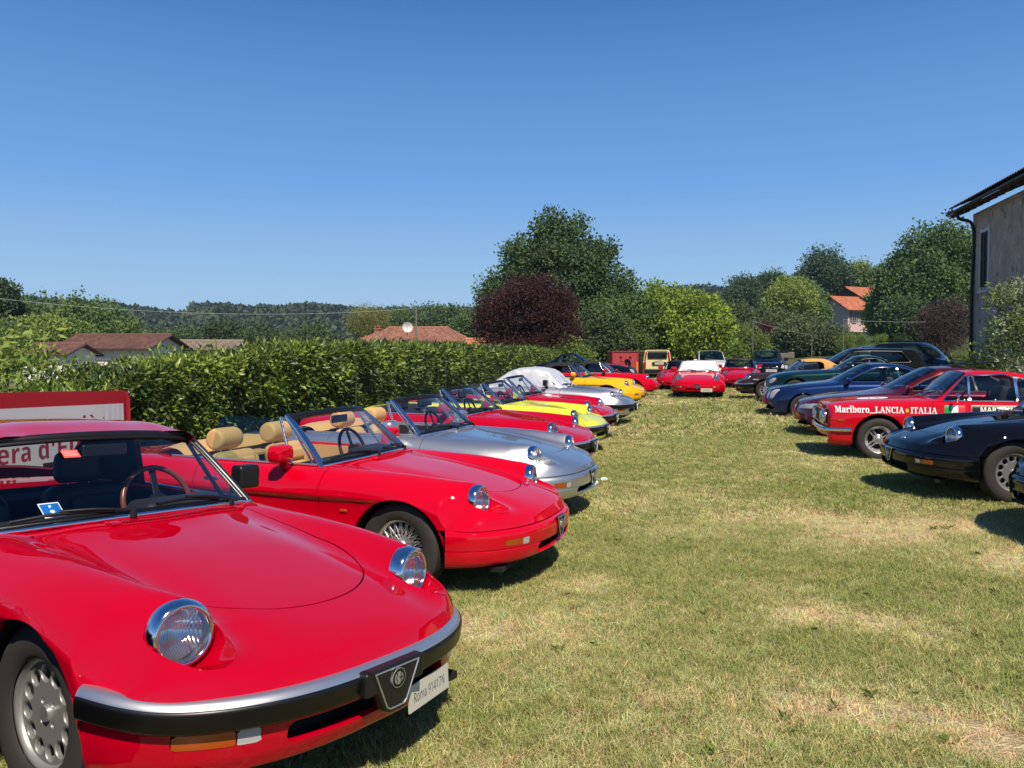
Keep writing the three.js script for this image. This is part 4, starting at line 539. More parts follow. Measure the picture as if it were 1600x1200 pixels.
  const sweep = (prof, lift = 0, pl = plan()) => { const rows = prof.map(() => []); for (let i = 0; i < pl.length; i++) { const a = pl[max(0, i - 1)], b = pl[min(pl.length - 1, i + 1)]; let nx = -(a[1] - b[1]), nz = a[0] - b[0]; const l = hypot(nx, nz); nx /= l; nz /= l; prof.forEach(([d, y, rise = 0], k) => rows[k].push([pl[i][0] + nx * d, y + rise * (pl[i][0] - .35) + lift * sstep(.66, .37, pl[i][0]), pl[i][1] + nz * d])); } return rows; };
  SP.sweep = sweep; SP.plan = plan;
  const toGrid = (prof, fine = 4) => { // a smooth profile as a grid that panels can be cut from
    const P = []; for (let i = 0; i < prof.length - 1; i++) for (let k = 0; k < fine; k++) P.push([0, 1, 2].map((c) => lerp(prof[i][c] ?? 0, prof[i + 1][c] ?? 0, k / fine))); P.push(prof[prof.length - 1].slice());
    const rows = sweep(P); const g = [], ns = rows.length, nt = rows[0].length;
    const q = (i, j) => rows[clamp(i, 0, ns - 1)][clamp(j, 0, nt - 1)];
    for (let i = 0; i < ns; i++) for (let j = 0; j < nt; j++) { const a = V(...q(i + 1, j)).sub(V(...q(i - 1, j))), b = V(...q(i, j + 1)).sub(V(...q(i, j - 1))), n = a.cross(b).normalize(); if (n.x + abs(n.z) * .001 < 0 && n.y < .9) n.negate(); const p = rows[i][j]; g.push([p[0], p[1], p[2], n.x, n.y, n.z, i, j]); }
    return { g, ns, nt };
  };
  const both = (arr) => soup(arr, 1);
  { // late painted bumper with intake, lamps and groove
    const prof = [[-.03, .466], [.004, .462], [.022, .452], [.033, .434], [.036, .41], [.034, .37, .01], [.030, .334, .02], [.024, .329, .02], [.030, .323, .02], [.026, .29, .03], [.012, .235, .05], [-.03, .205, .06], [-.14, .20, .06]];
    const f1 = (v) => v[0] < .5 ? 1 : sdBox(abs(v[2]), v[1], 0, .302, .36, .036, .034);
    const q = partition(toGrid(prof, 3), [{ n: 'mouth', f: f1, gap: 0, skirt: .03, drop: true }, { n: 'clear', f: (v) => v[0] < .4 ? 1 : sdBox(abs(v[2]), v[1], .497, .378, .026, .022, .004), gap: .001, skirt: .012 }, { n: 'signal', f: (v) => v[0] < .4 ? 1 : sdBox(abs(v[2]), v[1], .583, .378, .058, .022, .004), gap: .001, skirt: .012 }]);
    SP.clear4 = both(q.clear); SP.bumper4 = both(q.rest); SP.signalR = both(q.signal.filter((v, i, a) => a[i - i % 3][2] > 0)); SP.signalL = both(q.signal.filter((v, i, a) => a[i - i % 3][2] < 0));
    SP.mouth4 = box(.02, .10, .84, .76, .30, 0);
  }
  { // older bumper: satin strip over black rubber, painted valance with a slot below
    SP.strip3 = strip(sweep([[-.02, .482], [.000, .484], [.017, .475], [.026, .463], [.028, .458]], .022));
    SP.rubber3 = strip(sweep([[.028, .459], [.034, .455], [.036, .446], [.031, .396], [.018, .384], [-.03, .378]], .022));
    const prof = [[-.012, .390], [-.006, .375], [-.006, .33, .01], [-.012, .275, .03], [-.03, .222, .05], [-.06, .205, .06], [-.16, .20, .06]];
    const f1 = (v) => v[0] < .5 ? 1 : sdBox(abs(v[2]), v[1], .02, .333, .37, .034, .03);
    const q = partition(toGrid(prof, 4), [{ n: 'mouth', f: f1, gap: 0, skirt: .03, drop: true }, { n: 'clear', f: (v) => v[0] < .4 ? 1 : sdBox(abs(v[2]), v[1], .500, .352, .032, .024, .004), gap: .001, skirt: .012 }, { n: 'signal', f: (v) => v[0] < .4 ? 1 : sdBox(abs(v[2]), v[1], .605, .352, .071, .024, .004), gap: .001, skirt: .012 }]);
    SP.clear3 = both(q.clear); SP.valance3 = both(q.rest); SP.signal3R = both(q.signal.filter((v, i, a) => a[i - i % 3][2] > 0)); SP.signal3L = both(q.signal.filter((v, i, a) => a[i - i % 3][2] < 0));
    SP.mouth3 = box(.02, .12, .74, .74, .32, 0);
    // black centre block with its sloping shield
    const s = new THREE.Shape(); s.moveTo(-.125, .05); s.lineTo(.125, .05); s.lineTo(.055, -.085); s.quadraticCurveTo(.045, -.105, .02, -.105); s.lineTo(-.02, -.105); s.quadraticCurveTo(-.045, -.105, -.055, -.085); s.closePath();
    SP.block3 = join([rbox(.13, .085, .30, .012, .856, .430, 0), new THREE.ExtrudeGeometry(s, { depth: .03, bevelEnabled: true, bevelThickness: .006, bevelSize: .006, bevelSegments: 2 }).rotateY(PI / 2).translate(.888, .420, 0)]);
    const out = [[-.112, .042], [.112, .042], [.050, -.085], [.035, -.095], [0, -.096], [-.035, -.095], [-.050, -.085]]; const tb = []; for (let i = 0; i < out.length; i++) { const a = out[i], b = out[(i + 1) % out.length]; tb.push(bar([.926, .420 + a[1], a[0]], [.926, .420 + b[1], b[0]], .0032, 6)); }
    SP.shieldRim3 = join(tb);
  }
  { // late V shield with bright frame
    const out = [[-.085, .058], [.085, .058], [.024, -.072], [0, -.084], [-.024, -.072]], s = new THREE.Shape(); out.forEach((p, i) => i ? s.lineTo(...p) : s.moveTo(...p)); s.closePath();
    SP.shield4 = new THREE.ExtrudeGeometry(s, { depth: .012, bevelEnabled: true, bevelThickness: .004, bevelSize: .004, bevelSegments: 2 }).rotateY(PI / 2).translate(.893, .40, 0);
    const tb = []; for (let i = 0; i < out.length; i++) { const a = out[i], b = out[(i + 1) % out.length]; tb.push(bar([.911, .40 + a[1], a[0]], [.911, .40 + b[1], b[0]], .0042, 6)); } SP.shieldRim4 = join(tb);
  }
  SP.rearBumper = strip([[-.02, .52], [.05, .505], [.058, .43], [.045, .37], [-.03, .36]].map(([d, y]) => { const r = []; for (let i = -16; i <= 16; i++) { const z = i / 16 * .72; r.push([-3.34 - d + .16 * pow(abs(z) / .72, 3) + (abs(i) === 16 ? .2 : 0), y, z * (1 + d * .4)]); } return r; }));
  SP.tail = join([box(.02, .26, 1.30, -3.31, .55, 0), box(.02, .14, 1.2, -3.30, .40, 0)]);
  SP.tailLamp = rbox(.03, .08, .34, .01, -3.325, .60, .46); SP.under = join([box(3.9, .03, 1.3, -1.25, .20, 0), box(.9, .3, 1.16, -.02, .42, 0), box(.86, .3, 1.16, -2.25, .40, 0), box(.5, .28, 1.36, -.70, .42, 0), box(.5, .26, 1.30, -1.66, .36, 0)]);
  const arcs = []; for (const [cx, cy, R] of [[0, .285, .356], [-2.25, .27, .349]]) for (const sg of [1, -1]) { const rows = []; for (let i = 0; i <= 20; i++) { const a = lerp(-.12, PI + .12, i / 20); rows.push([[cx + cos(a) * R, cy + sin(a) * R, .79 * sg], [cx + cos(a) * R, cy + sin(a) * R, .50 * sg]]); } arcs.push(strip(rows)); }
  SP.liner = arcs;
  // windscreen
  const B = (u) => V(-.535 - .151 * u * u, .838 - .032 * u * u, .64 * u), Tp = (u) => V(-.955 - .088 * u * u, 1.160 - .028 * u * u, .522 * u);
  const scr = (u, v, o = 0) => { const p = B(u).lerp(Tp(u), v); p.x += .018 * 4 * v * (1 - v) * (1 - .3 * u * u) + o * .6; p.y += o * .8; return p; };
  SP.scr = scr; const rowsG = []; for (let j = 0; j <= 8; j++) { const r = []; for (let i = 0; i <= 24; i++) r.push(scr(-1 + i / 12, j / 8)); rowsG.push(r); } SP.screen = strip(rowsG);
  const line = (f, n = 16) => { const a = []; for (let i = 0; i <= n; i++) a.push(f(-1 + 2 * i / n)); return a; };
  SP.pillar = (sg) => join([tube([scr(sg, -.06), scr(sg, .3), scr(sg, .7), scr(sg, 1.03)], .019, 8, 12), tube([scr(sg * .955, .0), scr(sg * .955, .5), scr(sg * .955, 1)], .008, 6, 10)]);
  SP.pillars = join([SP.pillar(1), SP.pillar(-1)]); SP.screenBase = tube(line((u) => scr(u, -.015).add(V(.01, .004, 0))), .011, 6, 30);
  SP.header = join([tube(line((u) => scr(u, 1.0)), .020, 8, 30), tube(line((u) => scr(u * .97, .955, .003)), .010, 6, 30)]);
  SP.seal = join([tube(line((u) => scr(u * .97, .03, .002)), .012, 6, 30)]);
  const vent = (sg) => { const a = [-.735, .812, .648 * sg], b = [-1.045, 1.118, .532 * sg], c = [-1.10, 1.128, .535 * sg], d = [-.92, .812, .655 * sg]; return { frame: join([bar(a, b, .008), bar(b, c, .008), bar(c, d, .0115), bar(d, a, .009)]), glass: strip([[a, b], [d, c]]) }; };
  SP.ventR = vent(1); SP.ventL = vent(-1);
  const win = (sg) => { const s = new THREE.Shape(); s.moveTo(-.93, 0); s.lineTo(-1.095, .318); s.lineTo(-1.53, .318); s.quadraticCurveTo(-1.62, .318, -1.625, .23); s.lineTo(-1.635, 0); s.closePath(); const g = new THREE.ShapeGeometry(s, 8), p = g.attributes.position; for (let i = 0; i < p.count; i++) { const h = p.getY(i); p.setXYZ(i, p.getX(i), .81 + h, (.655 - .375 * h + .03 * sin(h * 5)) * sg); } g.computeVertexNormals(); return g; };
  SP.winR = win(1); SP.winL = win(-1);
  SP.waist = [tube([[-.70, .812, .652], [-1.2, .812, .662], [-1.7, .815, .662], [-2.0, .815, .64]], .009, 6, 24), tube([[-.70, .812, -.652], [-1.2, .812, -.662], [-1.7, .815, -.662], [-2.0, .815, -.64]], .009, 6, 24)];
  const wiper = (z0, z1) => join([tube([scr(z0, .0, .03), scr(lerp(z0, z1, .3), .05, .035), scr(lerp(z0, z1, .62), .10, .022)], .0065, 6, 12), tube([scr(lerp(z0, z1, .15), .045, .016), scr(lerp(z0, z1, .6), .085, .016), scr(z1, .065, .014)], .0075, 6, 16), cyl(.016, .018, .03, 12, ...scr(z0, -.02, .02).toArray())]);
  SP.wiperA = wiper(.16, .86); SP.wiperB = wiper(-.72, -.05);
  // louvred air intake on the scuttle
  { const sl = []; for (let i = 0; i < 46; i++) { const z = -.44 + i * .0136; const x = cowl(z) + .030, y = SP.topY(x, z); sl.push(box(.056, .007, .0050, x, y + .007, z)); } SP.slats = sl;
    const fr = []; for (const e of [0, 1]) { const p = []; for (let i = 0; i <= 16; i++) { const z = -.45 + i / 16 * .64, x = cowl(z) + .030 + (e ? .030 : -.030); p.push([x, SP.topY(x, z) + .003, z]); } fr.push(tube(p, .0045, 6, 32)); } fr.push(rbox(.066, .014, .05, .006, cowl(.2) + .030, SP.topY(cowl(.2) + .03, .2) + .003, .205), rbox(.066, .014, .05, .006, cowl(.46) + .030, SP.topY(cowl(.46) + .03, .46) + .003, -.465)); SP.slatFrame = join(fr);
    const rows = [-.028, .028].map((o) => { const r = []; for (let i = 0; i <= 20; i++) { const z = -.45 + i / 20 * .64, x = cowl(z) + .030 + o; r.push([x, SP.topY(x, z) + .004, z]); } return r; }); SP.slatBed = strip(rows); }
  // cabin
  SP.tub = join([box(1.36, .02, 1.26, -1.32, .26, 0), box(1.36, .50, .03, -1.32, .54, .625), box(1.36, .50, .03, -1.32, .54, -.625), box(.03, .56, 1.26, -1.99, .52, 0), box(.03, .5, 1.26, -.66, .5, 0), box(.5, .02, 1.22, -1.98, .765, 0), box(1.0, .22, .20, -1.2, .36, 0)]);
  SP.dash = join([rbox(.30, .13, 1.24, .05, -.80, .745, 0), rbox(.22, .11, .46, .05, -.83, .79, -.33), rbox(.16, .10, .5, .04, -.86, .68, .33)]);
  SP.wheelRim = new THREE.TorusGeometry(.185, .0135, 12, 48); SP.wheelHub = join([cyl(.05, .05, .03, 24, 0, 0, 0, PI / 2), ...[0, 2.1, 4.2].map((a) => { const g = rbox(.15, .036, .01, .004, .10, 0, 0); g.rotateZ(a + PI / 2 * .99 - .0); return g; })]);
  const seat = (sg) => { const z = .33 * sg; return { cushion: join([rbox(.50, .15, .48, .06, -1.32, .38, z, 0, 0, .08), rbox(.14, .12, .10, .045, -1.30, .43, z + .21), rbox(.14, .12, .10, .045, -1.30, .43, z - .21)]), back: join([rbox(.15, .54, .46, .07, -1.64, .57, z, 0, 0, .20), rbox(.10, .46, .11, .05, -1.615, .57, z + .19, 0, 0, .20), rbox(.10, .46, .11, .05, -1.615, .57, z - .19, 0, 0, .20), rbox(.06, .10, .26, .03, -1.585, .74, z, 0, 0, .2), rbox(.06, .10, .26, .03, -1.562, .63, z, 0, 0, .2), rbox(.06, .10, .26, .03, -1.54, .52, z, 0, 0, .2)]) }; };
  SP.seatR = seat(1); SP.seatL = seat(-1);
  SP.headroll = (() => { const g = lathe([[.001, -.135], [.06, -.134], [.078, -.125], [.086, -.10], [.088, 0], [.086, .10], [.078, .125], [.06, .134], [.001, .135]], 28); g.rotateX(PI / 2); return g; })();
  SP.headpad = rbox(.10, .18, .26, .05);
  SP.posts = join([bar([0, -.16, .06], [0, -.03, .06], .006), bar([0, -.16, -.06], [0, -.03, -.06], .006)]);
  SP.tonneau = (() => { const rows = []; for (let i = 0; i <= 12; i++) { const r = []; for (let j = 0; j <= 20; j++) { const u = j / 10 - 1, v = i / 12; const x = -1.90 - .52 * v + .14 * u * u * (v), bulge = sin(PI * pow(v, .7)); r.push([x, .80 + (.075 + .012 * perlin.noise(u * 4, v * 4, 2)) * bulge * (1 - .25 * pow(abs(u), 4)) + .01, u * (.62 - .10 * v * v)]); } rows.push(r); } return strip(rows); })();
  SP.wingMirror = (style) => style === 'angular' ? join([rbox(.09, .105, .17, .02, 0, 0, .02), rbox(.05, .06, .06, .015, .01, -.055, -.07), rbox(.06, .02, .06, .008, .01, -.078, -.085)]) : join([(() => { const g = new THREE.SphereGeometry(1, 28, 18); const p = g.attributes.position; for (let i = 0; i < p.count; i++) { const q = (v) => Math.sign(v) * pow(abs(v), .55); p.setXYZ(i, p.getX(i) > 0 ? q(p.getX(i)) * .075 : max(q(p.getX(i)), -.5) * .05, q(p.getY(i)) * .062, q(p.getZ(i)) * .100); } g.computeVertexNormals(); return g; })(), rbox(.07, .09, .06, .02, .0, -.07, -.07)]);
  SP.mirrorRound = SP.wingMirror('round'); SP.mirrorAng = SP.wingMirror('angular');
  SP.inMirror = rbox(.02, .06, .22, .012, -.93, 1.09, 0); SP.emblem = (() => { const g = cyl(.034, .036, .01, 32); return g; })();
}
const emblemTex = canvasTex(128, 128, (c) => { c.fillStyle = '#b8bcc0'; c.fillRect(0, 0, 128, 128); c.fillStyle = '#23262a'; c.beginPath(); c.arc(64, 64, 60, 0, 7); c.fill(); c.fillStyle = '#a9adb2'; c.beginPath(); c.arc(64, 64, 42, 0, 7); c.fill(); c.fillStyle = '#33363a'; c.fillRect(38, 26, 10, 76); c.fillRect(26, 58, 34, 10); c.lineWidth = 7; c.strokeStyle = '#2c2f33'; c.beginPath(); c.moveTo(84, 32); c.bezierCurveTo(62, 50, 106, 62, 82, 76); c.bezierCurveTo(70, 86, 88, 90, 84, 100); c.stroke(); });
M.emblem = std('#ffffff', .3, .6, { map: emblemTex });
function plateMat(text, font, w = 512, h = 120) { return std('#ffffff', .45, 0, { map: canvasTex(w, h, (c) => { c.fillStyle = '#c2c0b4'; c.fillRect(0, 0, w, h); c.fillStyle = '#24262c'; c.font = font; c.textBaseline = 'middle'; c.textAlign = 'center'; c.fillText(text, w / 2, h / 2 + 4, w * .94); }) }); }
function plate(car, mat, w, h, pos, ry, rx = 0, rz = 0) { const g = new THREE.BoxGeometry(w, h, .006); const m = mesh('number_plate', g, mat, car); m.position.set(...pos); m.rotation.set(rx, ry, rz, 'YXZ'); return m; }
function carPose(car, p) { car.position.set(p[0], p[1] + EYE, -p[2]); car.rotation.set(p[5] || 0, p[3] * PI / 180, p[4] || 0, 'YZX'); }
function spider(label, o) {
  const car = thing(o.name || 'roadster', label, 'car', [0, 0, 0], 0); carPose(car, o.pose);
  const P = o.paint, inn = o.inner || M.blackLeather, far = o.far;
  const add = (n, g, m, p = car) => mesh(n, g, m, p);
  const body = add('body', SP.body, P); add('hood', SP.hood, P); each('headlight_bowl', SP.bowls, P, body);
  for (const [g, sg] of [[SP.doorR, 1], [SP.doorL, -1]]) { const d = add('door', g, P); if (!far) { const h = add('handle', rbox(.12, .018, .012, .005, -1.50, .70, .808 * sg), M.chrome, d); } }
  const boot = add('boot_lid', SP.boot, P);
  add('underbody', SP.under, M.under); each('wheel_arch_liner', SP.liner, M.matte, body); add('tail_panel', SP.tail, M.trim); for (const sg of [1, -1]) add('tail_lamp', SP.tailLamp.clone().scale(1, 1, sg), M.redLens);
  add('rear_bumper', SP.rearBumper, o.front === 's3' ? M.rubber : P);
  for (const sg of [1, -1]) {
    const h = sub('headlight', car); h.position.set(SP.HL.x + .006, SP.HL.y, (SP.HL.z + .004) * sg); h.rotation.set(0, -.14 * sg, .05, 'YZX');
    add('chrome_ring', SP.ring, M.chrome, h); add('lens', SP.lens, M.lamp, h); add('reflector', SP.reflector, M.bowl, h);
    if (o.covers) add('headlight_cover', sg > 0 ? SP.coverR : SP.coverL, M.glass);
  }
  if (o.front === 's3') {
    const b = add('front_bumper', SP.rubber3, M.rubber); add('bright_strip', SP.strip3, M.satin, b); add('front_valance', SP.valance3, P); add('air_intake', SP.mouth3, M.matte);
    const c = add('bumper_shield', SP.block3, M.trim); add('shield_rim', SP.shieldRim3, M.satin, c); const e = add('emblem', SP.emblem, M.emblem, c); e.rotation.z = -PI / 2; e.rotation.y = 0; e.position.set(.927, .424, 0);
    add('turn_signal', SP.signal3R, M.amber); add('turn_signal', SP.signal3L, M.amber);
    add('side_lamp', SP.clear3, M.clearLens);
  } else {
    add('front_bumper', SP.bumper4, P); add('air_intake', SP.mouth4, M.matte); const c = add('grille_shield', SP.shield4, M.trim); add('shield_rim', SP.shieldRim4, M.chrome, c);
    const e = add('emblem', SP.emblem, M.emblem, c); e.rotation.z = -PI / 2; e.position.set(.915, .40, 0); add('turn_signal', SP.signalR, M.amber); add('turn_signal', SP.signalL, M.amber); add('side_lamp', SP.clear4, M.clearLens);
  }
  if (!far) for (const sg of [1, -1]) add('side_marker', rbox(.055, .02, .014, .006, -.405, .535, .793 * sg), M.amber);
  const ws = sub('windscreen', car); add('glass', SP.screen, M.glass, ws); each('pillar', [SP.pillar(1), SP.pillar(-1)], o.pillar || M.chrome, ws); add('header', SP.header, o.header || M.trim, ws); add('base_trim', SP.screenBase, M.chrome, ws); add('seal', SP.seal, M.rubber, ws);
  for (const v of [SP.ventR, SP.ventL]) { const w = sub('vent_window', car); add('frame', v.frame, o.pillar || M.chrome, w); add('glass', v.glass, M.glass, w); }
  if (o.sideGlass === 1 || o.sideGlass === 2) add('side_window', SP.winR, M.tint); if (o.sideGlass === 2) add('side_window', SP.winL, M.glass);
  each('waist_trim', SP.waist, M.satin, car); add('wiper', SP.wiperA, M.trim); add('wiper', SP.wiperB, M.trim);
  if (!far) { const q = add('scuttle_grille', SP.slatFrame, P); each('louvre', SP.slats, P, q); add('intake_bed', SP.slatBed, M.matte, q); }
  for (const sg of o.mirrors || [1, -1]) { const m = add('wing_mirror', o.mirror === 'angular' ? SP.mirrorAng : SP.mirrorRound, o.mirror === 'angular' ? M.trim : P); m.position.set(-.92, .90, .80 * sg); if (sg < 0) m.scale.z = -1; if (o.mirror === 'angular') { m.scale.y = 1.22; m.scale.z *= .80; m.position.set(-.90, .905, .775 * sg); } }
  add('cabin_lining', SP.tub, o.lining || M.blackCloth); add('dashboard', SP.dash, M.blackLeather); add('rear_view_mirror', SP.inMirror, M.trim);
  { const sw = sub('steering_wheel', car); sw.position.set(-1.0, .80, -.33); sw.rotation.set(0, PI / 2, 0); sw.rotation.order = 'YXZ'; sw.rotation.x = -.38; add('rim', SP.wheelRim, o.wood ? M.wood : M.blackLeather, sw); add('hub', SP.wheelHub, M.trim, sw); }
  for (const [sg, q] of [[1, SP.seatR], [-1, SP.seatL]]) { const s = sub('seat', car); add('cushion', q.cushion, inn, s); add('backrest', q.back, inn, s); const h = add('headrest', o.rolls ? SP.headroll : SP.headpad, inn, s); h.position.set(-1.765, .925, .33 * sg); const p = add('headrest_post', SP.posts, M.satin, s); p.position.set(-1.755, .90, .33 * sg); }
  if (!o.roof) add('folded_top_cover', SP.tonneau, o.top || M.blackCloth);
  for (const [x, z] of [[0, .662], [0, -.662], [-2.25, .64], [-2.25, -.64]]) addWheel(car, x, x ? .298 : .304, z, { R: .305, r: .187, w: .188, kind: o.wheel || 'phone', mat: o.rim || M.alloy, steer: x ? 0 : (o.steer || 0) });
  return car;
}
// ---------------------------------------------------------------- raised tops of the roadsters: hard and folding, with rear window and quarter openings
{
  const st = [
    { s: -.975, c: [[0, 1.172], [.28, 1.166], [.50, 1.142], [.545, 1.10], [.60, .95], [.635, .815]] },
    { s: -1.3, c: [[0, 1.212], [.28, 1.205], [.50, 1.172], [.55, 1.12], [.61, .95], [.645, .815]] },
    { s: -1.62, c: [[0, 1.205], [.28, 1.198], [.50, 1.160], [.55, 1.10], [.61, .95], [.645, .815]] },
    { s: -1.82, c: [[0, 1.13], [.28, 1.122], [.49, 1.085], [.55, 1.02], [.60, .92], [.635, .815]] },
    { s: -2.22, c: [[0, .845], [.28, .842], [.46, .836], [.53, .832], [.57, .825], [.60, .815]] }];
  const L = makeLoft(st, [], (s, z) => s + (s > -1.1 ? -.02 * z * z : 0) + sstep(-1.9, -2.22, s) * .10 * pow(abs(z) / .6, 2) - (s > -1.2 ? 0 : 0));
  const T = []; for (let c = 0; c < 5; c++) for (let k = 0; k < 5; k++) T.push(c + k / 5); T.push(5);
  const grid = gridOf(L.P, spread([-2.22, -1.82, -1.62, -.975], .04), T);
  const poly = [[-.5, .60], [-.5, 1.2], [-1.05, 1.118], [-1.48, 1.128], [-1.58, 1.08], [-1.66, .60]];
  const fSide = (v) => abs(v[2]) < .5 ? 1 : sdPoly(v[0], v[1], poly), fRear = (v) => max(sdBox(v[0], abs(v[2]), -1.985, 0, .145, .42, .06), v[1] - 1.1);
  const q = partition(grid, [{ n: 'side', f: fSide, gap: 0, skirt: .025, drop: true }, { n: 'rear', f: fRear, gap: .001, skirt: .01 }]);
  SP.topShell = soup(q.rest); SP.topLining = soup(q.rest.map((v) => { v = v.slice(); for (let k = 0; k < 3; k++) v[k] -= v[3 + k] * .014; return v; })); SP.topRear = soup(q.rear);
}
function addTop(car, kind, mat) {
  const t = mesh(kind === 'hard' ? 'hardtop' : 'soft_top', SP.topShell, mat, car); mesh('rear_window', SP.topRear, M.glass, t); mesh('headliner', SP.topLining, M.blackCloth, t);
  if (kind === 'hard') { each('drip_rail', ([tube([[-.99, 1.118, .545], [-1.3, 1.135, .552], [-1.55, 1.11, .553]], .007, 6, 16), tube([[-.99, 1.118, -.545], [-1.3, 1.135, -.552], [-1.55, 1.11, -.553]], .007, 6, 16)]), M.trim, t); }
  return t;
}
function addShade(car) { // crinkled sun shade laid over the windscreen, with flaps round the mirrors
  const rows = []; for (let j = 0; j <= 24; j++) { const r = []; for (let i = 0; i <= 60; i++) { const u = (-1 + i / 30) * 1.05, v = lerp(.02, 1.03, j / 24); const p = SP.scr(clamp(u, -1.02, 1.02), v, .014 + .010 * fbm(u * 5, v * 4, 8, 3)); if (abs(u) > 1) { p.x -= (abs(u) - 1) * 1.6; p.z += Math.sign(u) * .02; } r.push(p); } rows.push(r); }
  mesh('windscreen_shade', strip(rows), std(lin(.78, .80, .81), .5), car);
}
function addCover(car) { // silvery half cover over screen and cabin
  const key = [[-.50, .845, .60, .80], [-.62, .90, .64, .79], [-.98, 1.19, .60, .80], [-1.3, 1.225, .62, .76], [-1.65, 1.20, .62, .76], [-2.0, 1.02, .66, .76], [-2.35, .84, .66, .78]];
  const f = [1, 2, 3].map((k) => { const o = [...key].reverse(); return pchip(o.map((q) => q[0]), o.map((q) => q[k])); });
  const rows = []; for (let i = 0; i <= 50; i++) { const x = lerp(-.50, -2.35, i / 50), r = [], top = f[0](x), zr = f[1](x) - .06, low = f[2](x); for (let j = 0; j <= 60; j++) { const u = j / 30 - 1, a = abs(u); let z, y; if (a < .7) { z = u / .7 * zr; y = top - .05 * pow(a / .7, 3); } else { const q = (a - .7) / .3; z = Math.sign(u) * (zr + .10 * q + .02 * sin(q * 3)); y = lerp(top - .05, low, q); } const n = fbm(x * 4, u * 5, 4, 3) * .035 + .022 * sin(x * 26 + 5 * fbm(x * 2, u * 3, 1, 2)) * sstep(-.95, -.6, x) + .02 * (abs(fbm(x * 7, u * 7, 9, 2))); r.push([x, y + n, z + n * Math.sign(u) * .8]); } rows.push(r); }
  mesh('cabin_cover', strip(rows), M.foil, car);
}
// ---------------------------------------------------------------- closed cars: one loft each, cut into glass, doors, lamps
// rows: [x, top, railZ, railY, beltZ, beltY, maxZ, maxY, low] from tail to nose, front axle at x = 0
const carGeo = {};
function closedCar(key, d) {
  if (carGeo[key]) return carGeo[key];
  const st = d.rows.map(([x, yt, zr, yr, zb, yb, zm, ym, yl]) => ({ s: x, c: [[0, yt], [zr * .55, yt - (yt - yr) * .22], [zr, yr], [zb, yb], [lerp(zb, zm, .65), yb - .035], [zm, ym], [zm - .008, lerp(ym, yl, .62)], [zm - .03, yl + .04], [zm - .10, yl]] }));
  const x0 = d.rows[0][0], x1 = d.rows[d.rows.length - 1][0];
  const xmap = (s, z) => s - (d.bowF ?? .2) * pow(abs(z) / .85, d.powF ?? 2.6) * sstep(d.bowStart ?? .1, x1, s) + (d.bowR ?? .12) * pow(abs(z) / .85, 2.4) * sstep(d.bowRStart ?? -2.6, x0, s) - (d.bowW ?? .12) * pow(abs(z) / .7, 2) * sstep(.15, -.35, s) * sstep(d.roofX - .2, d.roofX + .35, s);
  const L = makeLoft(st, d.sharp || [], xmap);
  const S = spread(d.rows.map((r) => r[0]), d.step || .05), T = []; for (let c = 0; c < 8; c++) { const n = [5, 5, 6, 4, 4, 4, 3, 2][c]; for (let k = 0; k < n; k++) T.push(c + k / n); } T.push(8);
  const grid = gridOf(L.P, S, T);
  const fArch = (v) => { if (abs(v[2]) < .45) return 1; let f = 1; for (const cx of [0, -d.wb]) { const R = d.arch ?? .36, cy = d.archY ?? .30; f = min(f, hypot(v[0] - cx, v[1] - cy) - R, v[1] < cy ? abs(v[0] - cx) - R : 1); } return f; };
  const fScr = (v) => max((v[7] - 1.84) * .33, v[6] - d.scr[0], d.scr[1] - v[6], d.scrY - v[1]), fBack = (v) => max((v[7] - 1.80) * .33, v[6] - d.back[0], d.back[1] - v[6]);
  const regions = [{ n: 'arch', f: fArch, gap: 0, skirt: .03, drop: true }];
  d.wins.forEach((p, i) => regions.push({ n: 'win' + i, f: (v) => abs(v[2]) < .35 ? 1 : sdPoly(v[0], v[1], p), gap: .001, skirt: .008 }));
  regions.push({ n: 'screen', f: fScr, gap: .001, skirt: .008 }, { n: 'backlight', f: fBack, gap: .001, skirt: .008 });
  if (d.trim) { regions.push({ n: 'trim', f: (v) => abs(v[2]) < .35 ? 1 : Math.min(...d.wins.map((p) => sdPoly(v[0], v[1], p))) - d.trim, gap: 0 }); regions.push({ n: 'seal', f: (v) => min(fScr(v), fBack(v)) - .022, gap: 0 }); }
  for (const q of d.fronts || []) regions.push({ n: q.n, f: q.f || ((v) => v[0] < (q.xmin ?? .3) ? 1 : sdBox(abs(v[2]), v[1], q.z, q.y, q.w / 2, q.h / 2, q.r ?? .02)), gap: .0015, skirt: .02, drop: q.drop });
  if (d.hood) regions.push({ n: 'hood', f: (v) => v[1] < .5 ? 1 : sdBox(v[0], abs(v[2]), (d.hood[0] + d.hood[1]) / 2, 0, abs(d.hood[0] - d.hood[1]) / 2, d.hood[2], .1), gap: .003, skirt: .02 });
  for (const [i, p] of (d.doors || []).entries()) regions.push({ n: 'door' + i, f: (v) => abs(v[2]) < .5 ? 1 : sdPoly(v[0], v[1], p), gap: .003, skirt: .02 });
  const q = partition(grid, regions), o = { L, d };
  for (const k of Object.keys(q)) { if (!q[k].length) continue; o[k] = soup(q[k]); if (/win|door|headlight|signal/.test(k)) { o[k + 'R'] = soup(q[k], 1); o[k + 'L'] = soup(q[k], -1); } }
  o.sideZ = (x, y) => { const sec = L.section(x); let a = 3, b = 7; for (let i = 0; i < 24; i++) { const m = (a + b) / 2; sec(m)[1] > y ? a = m : b = m; } return sec(a)[0]; };
  o.sideX = (x, y) => xmap(x, o.sideZ(x, y));
  return carGeo[key] = o;
}
